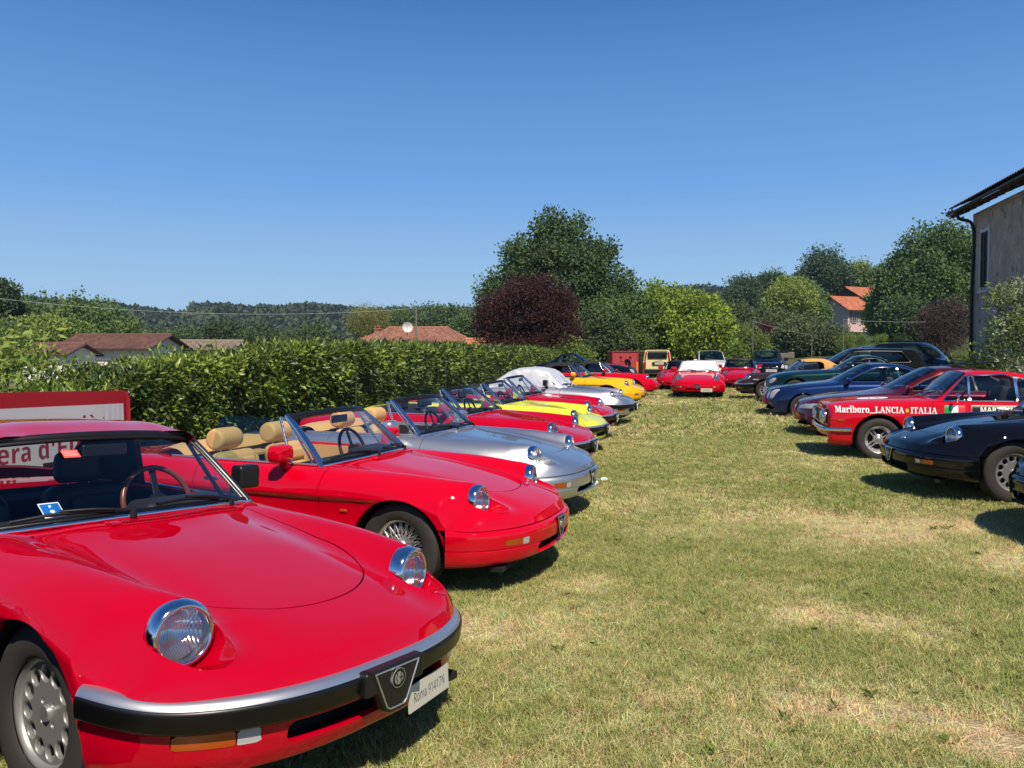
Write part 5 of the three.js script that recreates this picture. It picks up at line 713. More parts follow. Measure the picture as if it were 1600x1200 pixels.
function sideDecal(o, x0, x1, y0, y1, sg, proud = .003, n = 24) { // a printed sheet that follows the flank
  const rows = [], UV = []; for (let j = 0; j <= 6; j++) { const r = []; for (let i = 0; i <= n; i++) { const x = lerp(x0, x1, i / n), y = lerp(y0, y1, j / 6); r.push([x, y, (o.sideZ(x, y) + proud) * sg]); UV.push(i / n, j / 6); } rows.push(r); }
  const g = strip(rows, false, false); g.setAttribute('uv', new THREE.Float32BufferAttribute(UV, 2)); return g;
}
function saloon(name, label, key, d, p, P, o = {}) {
  const car = thing(name, label, o.category || 'car'); carPose(car, p);
  const G = closedCar(key, d), add = (n, g, m, q = car) => g && mesh(n, g, m, q);
  const body = add('body', G.rest, P); add('hood', G.hood, o.hoodMat || P);
  for (let i = 0; i < (d.doors || []).length; i++) for (const sd of ['R', 'L']) { const q = add('door', G['door' + i + sd], P); if (q && !o.far) mesh('handle', rbox(.14, .024, .02, .008, d.doors[i][3][0] + .22, d.handleY ?? .78, (G.sideZ(d.doors[i][3][0] + .22, d.handleY ?? .78) + .008) * (sd === 'R' ? 1 : -1)), o.handle || P, q); }
  for (let i = 0; i < d.wins.length; i++) for (const sd of ['R', 'L']) add('side_window', G['win' + i + sd], o.glass || M.darkGlass);
  add('windscreen', G.screen, o.glass || M.tint); add('rear_window', G.backlight, o.glass || M.tint); add('window_trim', G.trim, o.trim || M.trim); add('window_seal', G.seal, M.rubber);
  for (const q of d.fronts || []) if (!q.drop) { if (/headlight|signal/.test(q.n)) for (const sd of ['R', 'L']) add(q.n === 'signal' ? 'turn_signal' : q.n, G[q.n + sd], q.m); else add(q.n, G[q.n], q.m); }
  const xa = -d.wb, w = d.rows[Math.floor(d.rows.length / 2)][6];
  add('underbody', join([box(-xa + 1.0, .04, w * 1.7, xa / 2, .24, 0), box(.85, .3, w * 1.4, 0, .42, 0), box(.85, .3, w * 1.4, xa, .42, 0), box(-xa - .9, .2, w * 1.75, xa / 2, .32, 0)]), M.under);
  const arcs = []; for (const cx of [0, xa]) for (const sg of [1, -1]) { const rows = [], R = (d.arch ?? .36) + .004; for (let i = 0; i <= 16; i++) { const a = lerp(-.12, PI + .12, i / 16); rows.push([[cx + cos(a) * R, (d.archY ?? .30) + sin(a) * R, (w - .02) * sg], [cx + cos(a) * R, (d.archY ?? .30) + sin(a) * R, (w - .32) * sg]]); } arcs.push(strip(rows)); }
  each('wheel_arch_liner', arcs, M.matte, body);
  if (!o.noCabin) {
    const f = d.floorX ?? [-.55, -2.3], by = d.rows[Math.floor(d.rows.length / 2)][5]; add('cabin_lining', join([box(f[0] - f[1], .03, w * 1.6, (f[0] + f[1]) / 2, .34, 0), box(f[0] - f[1], by - .40, .03, (f[0] + f[1]) / 2, by / 2 + .16, w * .86), box(f[0] - f[1], by - .40, .03, (f[0] + f[1]) / 2, by / 2 + .16, -w * .86), box(.05, by - .36, w * 1.6, f[1], by / 2 + .16, 0)]), M.blackCloth);
    add('dashboard', rbox(.40, .16, w * 1.6, .06, f[0] - .25, by - .10, 0), M.trim);
    const sw = add('steering_wheel', new THREE.TorusGeometry(.18, .013, 10, 32), M.blackLeather); sw.position.set(f[0] - .58, by - .02, -.36); sw.rotation.set(-.35, PI / 2, 0, 'YXZ');
    for (const z of [.36, -.36]) { const s = sub('seat', car); mesh('cushion', rbox(.5, .16, .5, .06, f[0] - .95, .48, z), o.seat || M.greyCloth, s); mesh('backrest', rbox(.16, .62, .48, .07, f[0] - 1.24, .74, z, 0, 0, .22), o.seat || M.greyCloth, s); mesh('headrest', rbox(.10, .17, .26, .05, f[0] - 1.34, by + .22, z), o.seat || M.greyCloth, s); }
  }
  if (!o.noMirror) for (const sg of [1, -1]) { const mx = d.mirrorX ?? -.75, my = d.mirrorY ?? .95, mz = G.sideZ(mx, my - .1) + (d.mirrorOut ?? .10); const m = add('wing_mirror', join([rbox(.10, .11, .18, .045, mx, my, mz * sg), rbox(.06, .03, .12, .012, mx, my - .06, (mz - .1) * sg)]), o.mirror || P); }
  for (const [x, z] of [[0, 1], [0, -1], [xa, 1], [xa, -1]]) addWheel(car, x, (d.R ?? .31) - .004, z * (w - (d.wheelIn ?? .115)), { R: d.R ?? .31, r: d.r ?? .20, w: d.tw ?? .2, kind: o.wheel || 'five', mat: o.rim || M.alloy, steer: x ? 0 : (o.steer || 0) });
  return [car, G, body];
}
// -- slender rally coupe: flat bonnet, upright cabin with thin pillars
const FULVIA = { wb: 2.33, R: .302, r: .195, tw: .20, arch: .355, archY: .31, bowF: .10, powF: 3, bowStart: .45, bowR: .08, bowRStart: -2.5, roofX: -1.15, bowW: .10, step: .04, wheelIn: .10,
  rows: [[-3.02, .70, .50, .69, .62, .68, .66, .58, .34], [-2.98, .80, .50, .79, .64, .77, .69, .62, .30], [-2.7, .845, .52, .84, .66, .82, .725, .68, .25], [-2.45, .90, .55, .87, .67, .83, .745, .70, .22], [-2.12, 1.17, .55, 1.13, .68, .835, .76, .70, .20], [-1.85, 1.265, .545, 1.225, .685, .84, .77, .70, .19], [-1.45, 1.295, .555, 1.255, .69, .845, .775, .70, .19], [-1.17, 1.28, .56, 1.235, .69, .845, .778, .70, .19], [-1.0, 1.175, .585, 1.12, .69, .845, .778, .70, .19], [-.66, .90, .61, .865, .69, .845, .778, .70, .19], [-.5, .885, .60, .862, .69, .838, .777, .70, .19], [0, .862, .58, .845, .68, .815, .775, .69, .19], [.45, .825, .56, .812, .66, .785, .762, .68, .20], [.62, .80, .54, .79, .645, .77, .745, .66, .20], [.69, .775, .53, .768, .635, .75, .735, .64, .21], [.715, .72, .53, .715, .63, .705, .725, .60, .23], [.705, .50, .53, .50, .63, .495, .72, .46, .25], [.66, .33, .53, .33, .63, .325, .70, .30, .24]].map((r, i, a) => i < a.length - 2 ? r : [.7152 + (i === a.length - 2 ? .002 : .004), ...r.slice(1)]),
  scr: [-.70, -1.13], scrY: .87, back: [-1.93, -2.38], trim: .016,
  wins: [[[-.86, .868], [-1.12, 1.18], [-1.16, 1.205], [-1.175, .868]], [[-1.205, .868], [-1.19, 1.21], [-1.62, 1.225], [-1.74, 1.20], [-1.78, .868]], [[-1.82, .868], [-1.78, 1.19], [-1.95, 1.14], [-2.25, .90], [-2.27, .868]]],
  hood: [.60, -.52, .56], doors: [[[-.64, .26], [-.70, .85], [-1.0, 1.2], [-1.80, 1.2], [-1.80, .3]].map(([x, y]) => [x, min(y, .845)])], handleY: .76, mirrorX: -1.05, mirrorY: .90, mirrorOut: .1, floorX: [-.6, -2.2] };
// -- rounded executive coupe with four-eyed look and bright window line
const oval = (cx, cy, rx, ry, tilt = 0) => (v) => { if (v[0] < .25) return 1; const z = abs(v[2]) - cx, y = v[1] - cy, c = cos(tilt), s = sin(tilt), a = (z * c + y * s) / rx, b = (-z * s + y * c) / ry; return (hypot(a, b) - 1) * min(rx, ry); };
const CLK = { wb: 2.69, R: .315, r: .215, tw: .21, arch: .365, archY: .31, bowF: .26, powF: 2.4, bowStart: .0, bowR: .18, bowRStart: -3, roofX: -1.6, wheelIn: .11,
  rows: [[-3.72, .62, .5, .61, .62, .60, .66, .52, .32], [-3.66, .86, .5, .85, .64, .83, .72, .62, .28], [-3.3, .95, .54, .935, .69, .90, .78, .66, .22], [-2.95, 1.03, .55, .99, .71, .92, .82, .66, .20], [-2.5, 1.24, .53, 1.18, .72, .925, .845, .66, .19], [-2.1, 1.345, .53, 1.295, .725, .925, .855, .66, .18], [-1.7, 1.37, .54, 1.315, .73, .92, .86, .66, .18], [-1.45, 1.35, .55, 1.29, .73, .915, .86, .66, .18], [-1.2, 1.24, .57, 1.18, .73, .91, .86, .66, .18], [-.66, .965, .60, .93, .72, .90, .858, .66, .18], [-.4, .93, .60, .905, .72, .88, .856, .66, .18], [0, .885, .58, .865, .70, .84, .85, .65, .18], [.5, .80, .55, .79, .66, .755, .82, .61, .19], [.72, .735, .52, .725, .63, .69, .79, .57, .20], [.80, .63, .50, .62, .61, .60, .76, .52, .22], [.84, .50, .49, .495, .60, .49, .74, .44, .23], [.845, .38, .49, .38, .60, .375, .74, .34, .24]],
  scr: [-.72, -1.42], scrY: .955, back: [-2.35, -3.0], trim: .018, wins: [[[-1.0, .945], [-1.25, 1.10], [-1.60, 1.255], [-2.0, 1.27], [-2.08, .945]], [[-2.11, .945], [-2.04, 1.268], [-2.28, 1.21], [-2.62, 1.02], [-2.66, .945]]],
  fronts: [{ n: 'headlight', f: (v) => min(oval(.60, .64, .085, .115, .35)(v), oval(.42, .62, .062, .085, .3)(v)), m: M.clearLens }, { n: 'grille', xmin: .5, z: 0, y: .63, w: .44, h: .15, r: .03, m: M.satin }, { n: 'side_strip', f: (v) => v[0] < -.4 || abs(v[2]) < .5 || v[0] > .9 ? 1 : abs(v[1] - .47) - .022 , m: M.trim }],
  hood: [.55, -.58, .60], doors: [[[-.72, .26], [-.74, .9], [-2.0, .905], [-2.06, .3]]], handleY: .80, mirrorX: -.95, mirrorY: .98, floorX: [-.6, -2.6] };
// -- low wide coupe with slim headlamps
const GRANT = { ...CLK, wb: 2.7, bowF: .30, powF: 2.2, rows: CLK.rows.map((r) => { const q = [...r]; if (r[0] > -.5) { q[1] *= .985; q[3] *= .985; } return q; }), trim: .014,
  fronts: [{ n: 'headlight', f: (v) => v[0] < .2 ? 1 : sdPoly(abs(v[2]), v[1], [[.30, .585], [.66, .60], [.80, .645], [.80, .68], [.64, .69], [.30, .645]]), m: M.clearLens }, { n: 'signal', f: (v) => v[0] < .25 ? 1 : sdBox(abs(v[2]), v[1], .60, .40, .09, .02, .01), m: M.amber }, { n: 'air_intake', xmin: .5, z: 0, y: .32, w: .9, h: .07, r: .02, m: M.matte }] };
// -- long-nosed small coupe
const ZED = { wb: 2.45, R: .315, r: .215, arch: .375, archY: .31, bowF: .30, powF: 2.2, bowStart: .0, bowR: .2, bowRStart: -2.5, roofX: -1.75, bowW: .16, wheelIn: .11,
  rows: [[-3.25, .60, .5, .59, .62, .58, .66, .5, .32], [-3.2, .84, .5, .83, .64, .80, .72, .60, .27], [-2.8, .92, .55, .90, .71, .87, .80, .64, .22], [-2.5, 1.06, .54, 1.0, .71, .885, .835, .64, .2], [-2.2, 1.24, .52, 1.18, .70, .885, .835, .63, .19], [-1.9, 1.29, .52, 1.235, .695, .88, .83, .63, .19], [-1.65, 1.27, .53, 1.215, .695, .875, .825, .63, .19], [-1.45, 1.17, .55, 1.11, .70, .87, .82, .63, .19], [-.98, .93, .58, .90, .70, .865, .82, .63, .19], [-.6, .90, .58, .88, .70, .845, .83, .63, .19], [0, .86, .57, .84, .70, .81, .845, .64, .19], [.4, .79, .53, .775, .66, .745, .82, .60, .2], [.62, .70, .5, .69, .62, .665, .79, .55, .21], [.72, .58, .48, .575, .60, .56, .75, .49, .22], [.76, .42, .47, .42, .59, .41, .73, .37, .24]],
  scr: [-1.03, -1.62], scrY: .92, back: [-2.15, -2.6], trim: .016, wins: [[[-1.28, .90], [-1.48, 1.05], [-1.76, 1.185], [-2.05, 1.19], [-2.2, 1.12], [-2.3, .90]]],
  fronts: [{ n: 'headlight', f: oval(.56, .60, .105, .075, .2), m: M.clearLens }, { n: 'grille', xmin: .4, z: .13, y: .50, w: .20, h: .11, r: .03, m: M.chrome }, { n: 'signal', f: (v) => abs(v[2]) < .5 ? 1 : sdPoly(v[0], v[1], [[.46, .60], [.56, .60], [.50, .52]]), m: M.redLens }, { n: 'air_intake', xmin: .4, z: 0, y: .31, w: .8, h: .09, r: .02, m: M.matte }],
  hood: [.4, -.9, .6], doors: [[[-1.0, .26], [-1.02, .865], [-2.1, .87], [-2.12, .3]]], handleY: .74, mirrorX: -1.25, mirrorY: .95, floorX: [-.95, -2.2] };
// -- small modern hatch and estate bodies for the back of the field
const hatch = (h, len, o = {}) => ({ wb: 2.5, R: .30, r: .19, arch: .35, archY: .30, bowF: .20, powF: 2.4, bowR: .14, bowRStart: -2.7, roofX: -1.35, wheelIn: .12, step: .08,
  rows: [[-len, .55, .5, .54, .62, .53, .68, .48, .32], [-len + .05, .90, .5, .89, .66, .86, .76, .6, .26], [-len + .2, h - .26, .52, h - .32, .70, .92, .80, .64, .22], [-len + .50, h - .03, .55, h - .09, .71, .93, .83, .65, .2], [-2.0, h, .57, h - .055, .72, .925, .84, .65, .19], [-1.4, h - .01, .58, h - .065, .72, .915, .84, .65, .19], [-1.1, h - .13, .60, h - .18, .72, .91, .84, .65, .19], [-.5, 1.0, .64, .96, .72, .90, .84, .65, .19], [-.2, .95, .62, .925, .72, .875, .838, .65, .19], [.3, .87, .58, .855, .68, .82, .82, .62, .19], [.6, .79, .54, .78, .64, .75, .79, .58, .2], [.70, .62, .5, .615, .61, .6, .76, .52, .21], [.74, .44, .49, .44, .6, .43, .74, .38, .23]],
  scr: [-.55, -1.33], scrY: 1.0, back: [-len + .42, -len + .16], trim: .018, wins: [[[-.85, .955], [-1.25, h - .16], [-1.75, h - .12], [-1.78, .955]], [[-1.82, .955], [-1.80, h - .12], [-len + .9, h - .14], [-len + .62, .97]]],
  fronts: [{ n: 'headlight', f: (v) => v[0] < .2 ? 1 : sdBox(abs(v[2]), v[1], .60, .68, .17, .075, .05), m: M.clearLens }, { n: 'grille', xmin: .3, z: 0, y: .66, w: .7, h: .09, r: .03, m: M.trim }, { n: 'air_intake', xmin: .3, z: 0, y: .36, w: 1.0, h: .11, r: .03, m: M.matte }],
  hood: [.5, -.42, .62], doors: [[[-.55, .26], [-.57, .9], [-1.74, .915], [-1.76, .3]]], handleY: .80, mirrorX: -.72, mirrorY: 1.0, floorX: [-.5, -2.6], ...o });
// ---------------------------------------------------------------- the cars on the field
// left row, from the camera back
const c1 = spider('red roadster with red hardtop and phone-dial wheels, nearest, lower left', { pose: [-1.183, -1.541, 3.270, -33.3, -.003, -.045], paint: M.red, front: 's3', mirror: 'angular', wood: true, mirrors: [-1], pillar: M.darkSteel, roof: true, sideGlass: 2 });
addTop(c1, 'hard', M.red);
plate(c1, plateMat('Roma 91417N', '64px sans-serif', 512, 120), .30, .095, [.852, .292, -.268], PI / 2 + .17, -.08);
{ // stickers on the windscreen
  const tx = canvasTex(128, 128, (c) => { c.fillStyle = '#e8eef2'; c.fillRect(0, 0, 128, 128); c.fillStyle = '#1767b8'; c.fillRect(6, 8, 116, 112); c.fillStyle = '#f2f6fa'; c.font = 'bold 34px sans-serif'; c.textAlign = 'center'; c.fillText('P', 64, 46); c.beginPath(); c.arc(64, 78, 14, 0, 7); c.fill(); c.fillRect(40, 96, 48, 14); });
  const s = (u, v, w, h, mat) => { const m = mesh('sticker', new THREE.PlaneGeometry(w, h), mat, c1); m.position.copy(SP.scr(u, v, .004)); m.rotation.set(0, PI / 2, 0, 'YXZ'); m.rotation.x = -.92; return m; };
  s(.62, .16, .085, .085, std('#ffffff', .4, 0, { map: tx })); s(.36, .78, .075, .05, std('#ffffff', .5, 0, { map: canvasTex(128, 80, (c) => { c.fillStyle = '#ee5a50'; c.fillRect(0, 0, 128, 80); c.fillStyle = '#f7b9b0'; c.fillRect(10, 16, 108, 7); c.fillRect(10, 34, 100, 5); c.fillRect(10, 50, 108, 7); }) }));
}
const c2 = spider('red open roadster with tan seats and wire-look wheels, second in the left row', { pose: [-.505, -1.600, 6.081, -19.8, -.010, -.004], paint: M.scarlet, front: 's4', wheel: 'wire', rim: M.alloyBright, inner: M.tan, lining: M.tanDark, top: M.tan, rolls: true, sideGlass: 1, steer: -.10 });
const c3 = spider('silver open roadster with tan headrests, third in the left row', { pose: [-.039, -1.592, 8.275, -21.6, .008, 0], paint: M.silver, front: 's4', inner: M.tan, lining: M.blackCloth, top: M.tan, rolls: true });
const c4 = spider('red open roadster with glass headlamp covers, fourth in the left row', { pose: [.24, -1.596, 10.972, -19.9], paint: M.red, front: 's3', covers: true });
const c5 = spider('lime yellow open roadster with glass headlamp covers', { pose: [.693, -1.601, 13.444, -18.3], paint: M.lime, front: 's3', covers: true });
const c6 = spider('cherry red open roadster between the lime one and the covered silver one', { pose: [1.056, -1.555, 15.153, -17.5], paint: M.crimson, front: 's3', covers: true, far: true });
const c7 = spider('silver roadster under a crinkled silver half cover with black bumper', { pose: [1.798, -1.492, 17.597, -16.9], paint: M.silverGrey, front: 's3', mirror: 'angular', far: true, roof: true }); addCover(c7);
const c8 = spider('amber yellow roadster with black soft top', { pose: [2.754, -1.413, 22.159, -18.5], paint: M.amberYellow, front: 's4', far: true, roof: true }); addTop(c8, 'soft', M.blackCloth);
const c9 = spider('red roadster with raised black soft top beyond the amber yellow one', { pose: [4.15, -1.409, 27.764, -11.6], paint: M.scarlet, front: 's4', far: true, roof: true }); addTop(c9, 'soft', M.blackCloth);
saloon('coupe', 'dark-roofed coupe with red bonnet behind the raised soft top', 'zed', ZED, [4.15, -1.20, 31.5, -12], M.inkBlue, { hoodMat: M.deepRed, far: true, glass: M.tint });
const c0 = spider('black roadster beside the camera, outside the lower left corner of the view', { pose: [-2.36, -1.53, 1.72, -33], paint: M.black, front: 's4', far: true });
// right row, from the camera back
const r0 = spider('very dark green roadster cut off by the right edge', { pose: [5.04, -1.46, 6.35, 178, 0, 0], paint: M.bottle, front: 's4', wheel: 'phone2', rim: M.alloyBright });
const r1 = spider('black roadster with perforated alloy wheels beside the red rally coupe', { pose: [4.932, -1.436, 8.541, 175.4, -.001, -.007], paint: M.black, front: 's4', wheel: 'phone2', rim: M.alloyBright, steer: .06 });
{ const b = mesh('nose_badge', cyl(.036, .038, .008, 32), M.emblem, r1); b.position.set(.765, .566, 0); b.rotation.z = -.62; }
{ // rally coupe with livery
  const [car, G] = saloon('rally_coupe', 'red rally coupe with white sponsor lettering along its flank', 'fulvia', FULVIA, [5.42, -1.50, 12.24, 166], M.rosso, { glass: M.glass, trim: M.chrome, wheel: 'cross', rim: M.alloyBright, noMirror: true, handle: M.chrome, seat: M.blackCloth, steer: .05 });
  const dec = (name, x0, x1, y0, y1, w, h, draw) => { const t = canvasTex(w, h, draw); t.anisotropy = 8; const g = sideDecal(G, x0, x1, y0, y1, -1); return mesh(name, g, std('#ffffff', .4, 0, { map: t, alphaMap: null, transparent: true, alphaTest: .5 }), car); };
  dec('lettering', .60, -.76, .655, .795, 1536, 166, (c, w, h) => { c.clearRect(0, 0, w, h); c.fillStyle = '#f6f2ee'; c.textBaseline = 'alphabetic'; c.font = 'bold 146px serif'; c.fillText('Marlboro', 8, 138, 520); c.fillText('LANCIA', 610, 138, 430); c.fillText('ITALIA', 1130, 138, 390); c.fillStyle = '#e8b428'; c.fillRect(1062, 62, 42, 58); c.fillStyle = '#f6f2ee'; c.fillRect(520, 132, 110, 12); });
  dec('flag', -.84, -1.10, .668, .800, 150, 75, (c) => { c.fillStyle = '#1c9a4a'; c.fillRect(0, 0, 50, 75); c.fillStyle = '#f4f4f0'; c.fillRect(50, 0, 50, 75); c.fillStyle = '#e0353c'; c.fillRect(100, 0, 50, 75); });
  dec('sponsor_disc', -1.34, -1.64, .545, .842, 256, 256, (c) => { c.clearRect(0, 0, 256, 256); c.fillStyle = '#e8403c'; c.beginPath(); c.arc(128, 128, 126, 0, 7); c.fill(); });
  { const t = canvasTex(768, 150, (c, w, h) => { c.fillStyle = '#caa24a'; c.fillRect(0, 0, w, h); c.fillStyle = '#15161c'; c.fillRect(10, 10, w - 20, h - 20); c.fillStyle = '#f4f2ea'; c.font = 'bold 118px sans-serif'; c.textAlign = 'center'; c.fillText('MARTINI', w / 2, 118, w - 60); }); mesh('lettering', sideDecal(G, -1.18, -1.80, .690, .805, -1, .005), std('#ffffff', .4, 0, { map: t }), car); }
  // bonnet decal
  { const rows = [], UV = []; for (let j = 0; j <= 12; j++) { const q = []; for (let i = 0; i <= 12; i++) { const x = lerp(.22, -.22, i / 12), z = lerp(-.42, .02, j / 12); const sec = G.L.section(x); let a = 0, b = 4; for (let k = 0; k < 20; k++) { const m = (a + b) / 2; sec(m)[0] < abs(z) ? a = m : b = m; } q.push([x, sec(a)[1] + .004, z]); UV.push(i / 12, j / 12); } rows.push(q); } const g = strip(rows); g.setAttribute('uv', new THREE.Float32BufferAttribute(UV, 2)); mesh('bonnet_roundel', g, std('#ffffff', .4, 0, { transparent: true, alphaTest: .5, map: canvasTex(256, 256, (c) => { c.clearRect(0, 0, 256, 256); c.fillStyle = '#f2efec'; c.beginPath(); c.arc(128, 128, 124, 0, 7); c.fill(); c.fillStyle = '#26262a'; c.font = 'bold 120px sans-serif'; c.textAlign = 'center'; c.fillText('14', 128, 172); }) }), car); }
  // grille, twin lamps, bumper, small fittings
  mesh('grille', join([box(.03, .19, 1.16, .705, .60, 0), ...Array.from({ length: 10 }, (_, k) => box(.012, .008, .62, .724, .52 + k * .018, 0))]), M.trim, car); mesh('grille_rim', join([bar([.722, .705, -.60], [.722, .705, .60], .007), bar([.722, .50, -.60], [.722, .50, .60], .007), bar([.722, .50, -.60], [.722, .705, -.60], .007), bar([.722, .50, .60], [.722, .705, .60], .007)]), M.chrome, car);
  for (const z of [-.52, -.355, .355, .52]) { const h = sub('headlight', car); h.position.set(.722, .60, z); const s = abs(z) > .5 ? .92 : .78; h.scale.set(.8, s, s); mesh('chrome_ring', SP.ring, M.chrome, h); mesh('lens', SP.lens, M.lamp, h); mesh('reflector', SP.reflector, M.chrome, h); }
  { const rows = [[-.008, -.034], [.018, -.03], [.03, -.012], [.032, .008], [.02, .028], [-.006, .034]].map(([d, y]) => { const q = []; for (let i = -20; i <= 20; i++) { const u = i / 20, a = abs(u); const z = Math.sign(u) * min(.770, a * .98 * .82), k = a > .86 ? (a - .86) / .14 : 0; q.push([.755 + d - .05 * a * a - k * .36, .43 + y, z + Math.sign(u) * d * (a > .8 ? 1 : .2)]); } return q; }); mesh('front_bumper', strip(rows), M.chrome, car); }
  for (const sg of [1, -1]) mesh('side_marker', rbox(.10, .022, .014, .008, .50, .56, .768 * sg), M.amber, car);
  mesh('wing_mirror', join([cyl(.05, .046, .03, 20, -.98, .93, -.86, 0, 0, PI / 2), bar([-.98, .90, -.86], [-1.0, .845, -.79], .01)]), M.chrome, car);
  for (const z of [-.18, .22]) mesh('wiper', join([bar([-.60, .895, z], [-.72, .955, z - .28], .007), bar([-.66, .94, z - .02], [-.77, .985, z - .40], .008)]), M.trim, car);
  mesh('window_sticker', cyl(.07, .07, .006, 24, -.86, .97, -.42, 0, 0, .9), std(lin(.06, .13, .45), .4), car);
}
{ const [car] = saloon('coupe', 'dark cherry coupe with slim headlamps and tilted sunroof, behind the red rally coupe', 'grant', GRANT, [6.14, -1.56, 15.08, 168], M.maroon, { glass: M.darkGlass, trim: M.trim }); const sr = mesh('sunroof', rbox(.72, .012, .80, .006, 0, 0, 0), M.darkGlass, car); sr.position.set(-2.15, 1.41, 0); sr.rotation.z = -.10; }
{ const [car, G, body] = saloon('coupe', 'dark blue coupe with oval headlamps and bright window line', 'clk', CLK, [6.89, -1.54, 19.38, 168], M.navy, { glass: M.tint, trim: M.chrome, rim: M.alloyBright, wheel: 'five' }); mesh('grille_bars', join(Array.from({ length: 5 }, (_, k) => box(.02, .012, .42, .815 + k * -.018, .57 + k * .028, 0))), M.trim, car); }
saloon('coupe', 'dark green long-nosed coupe with red side marker', 'zed', ZED, [7.71, -1.28, 22.27, 168], M.green, { glass: M.tint, trim: M.trim });
const r7 = spider('dark brown roadster with tan soft top at the far right of the drive', { pose: [7.571, -1.309, 24.211, 166.3], paint: M.brown, front: 's3', far: true, roof: true, mirror: 'angular', inner: M.tanDark }); addTop(r7, 'soft', M.tanCloth);
mesh('side_script', rbox(.16, .035, .008, .003, .30, .60, -.806), M.satin, r7);
saloon('estate_car', 'long black estate car behind the green and blue coupes', 'estate', hatch(1.46, 3.75, { roofX: -1.4 }), [10.5, -1.20, 28.5, 172], M.charcoal, { glass: M.tint, far: true });
{ const [car] = saloon('hatchback', 'slate blue hatchback half hidden behind the tan soft top', 'small', hatch(1.42, 3.2), [15.0, -.98, 38, 160], M.slate, { glass: M.tint, far: true }); }
// far end of the drive, facing the camera
const f0 = spider('red roadster facing the camera with white sunshade over its windscreen', { pose: [5.822, -1.338, 25.272, -104.5], paint: M.scarlet, front: 's4', far: true }); addShade(f0); plate(f0, plateMat('CN 381907', '62px sans-serif'), .34, .11, [.90, .285, -.27], PI / 2 + .05);
const f1 = spider('red roadster facing the camera half hidden left of the sunshade car', { pose: [6.60, -1.412, 32.157, -107.5], paint: M.scarlet, front: 's4', far: true, roof: true }); addTop(f1, 'soft', M.blackCloth);
const f2 = spider('red roadster facing the camera right of the sunshade car', { pose: [9.232, -1.342, 32.752, -105.1], paint: M.crimson, front: 's4', far: true, roof: true }); addTop(f2, 'soft', M.blackCloth);
{ const [car] = saloon('hatchback', 'white hatchback whose roof shows behind the sunshade car', 'white', hatch(1.50, 3.1), [10.1, -1.25, 40.5, -97], M.white, { glass: M.darkGlass, far: true }); }
{ const [car] = saloon('hatchback', 'dark blue hatchback with pale number plate facing the camera', 'dark', hatch(1.46, 3.4), [12.3, -1.22, 38.6, -102], M.inkBlue, { glass: M.tint, far: true, mirror: M.inkBlue }); plate(car, plateMat('DK 481 RN', '62px sans-serif'), .50, .12, [.765, .50, 0], PI / 2); mesh('badge', cyl(.06, .06, .02, 20, .72, .70, 0, 0, 0, -PI / 2), M.chrome, car); }
{ // small cream van seen from behind
  const van = thing('small_van', 'small cream and red van seen from behind at the end of the drive', 'van', [px(1027, 43), EYE - 1.22, -43], 0); van.rotation.y = -.06;
  const s = new THREE.Shape(); s.moveTo(-.70, .28); s.lineTo(.70, .28); s.lineTo(.715, .85); s.lineTo(.62, 1.40); s.quadraticCurveTo(.60, 1.46, .52, 1.46); s.lineTo(-.52, 1.46); s.quadraticCurveTo(-.60, 1.46, -.62, 1.40); s.lineTo(-.715, .85); s.closePath();
  mesh('body', new THREE.ExtrudeGeometry(s, { depth: 2.9, bevelEnabled: true, bevelThickness: .05, bevelSize: .04, bevelSegments: 3 }).translate(0, 0, -2.95), M.cream, van); mesh('rear_window', rbox(.96, .30, .03, .05, 0, 1.22, .05), M.darkGlass, van); mesh('window_seal', rbox(1.02, .35, .02, .06, 0, 1.22, .045), M.trim, van);
  for (const sg of [1, -1]) { mesh('pillar_panel', rbox(.08, .46, .06, .02, .61 * sg, 1.17, .03, 0, 0, .16 * sg), M.scarlet, van); mesh('tail_lamp', rbox(.12, .34, .05, .02, .66 * sg, .70, .05), M.redLens, van); mesh('tyre', cyl(.27, .27, .17, 24, .60 * sg, .27, -.5, 0, 0, PI / 2), M.wall, van); mesh('wing_mirror', rbox(.16, .12, .08, .03, .86 * sg, 1.0, -2.4), M.trim, van); }
  mesh('rear_bumper', rbox(1.40, .22, .12, .04, 0, .38, .06), M.trim, van); mesh('tailgate_recess', rbox(.74, .16, .02, .02, .1, .78, .052), M.trim, van); plate(van, plateMat('AL 52014', '62px sans-serif'), .48, .11, [.1, .78, .066], 0); mesh('roof_edge', rbox(1.1, .05, .08, .02, 0, 1.475, .0), M.cream, van); mesh('wiper', bar([-.1, .98, .08], [.28, 1.05, .08], .01), M.trim, van);
}
{ // red container
  const d = 41, c = thing('container', 'red painted metal container at the end of the hedge', 'container', [px(977, d), groundY(px(977, d), -d), -d], .06); mesh('body', rbox(1.30, 1.52, 1.6, .03, 0, .77, -.8), M.crimson.clone(), c); c.children[0].material = std(lin(.42, .045, .05), .55);
  for (let k = 0; k < 5; k++) mesh('rib', box(.02, 1.36, .012, -.52 + k * .26, .77, .008), std(lin(.38, .04, .045), .55), c); mesh('frame', join([box(1.34, .06, .05, 0, 1.52, .01), box(.05, 1.50, .05, -.65, .76, .01), box(.05, 1.50, .05, .65, .76, .01)]), std(lin(.30, .03, .035), .5), c); mesh('marker_strip', box(.10, .55, .02, .60, .72, .035), std(lin(.85, .22, .03), .5), c);
}
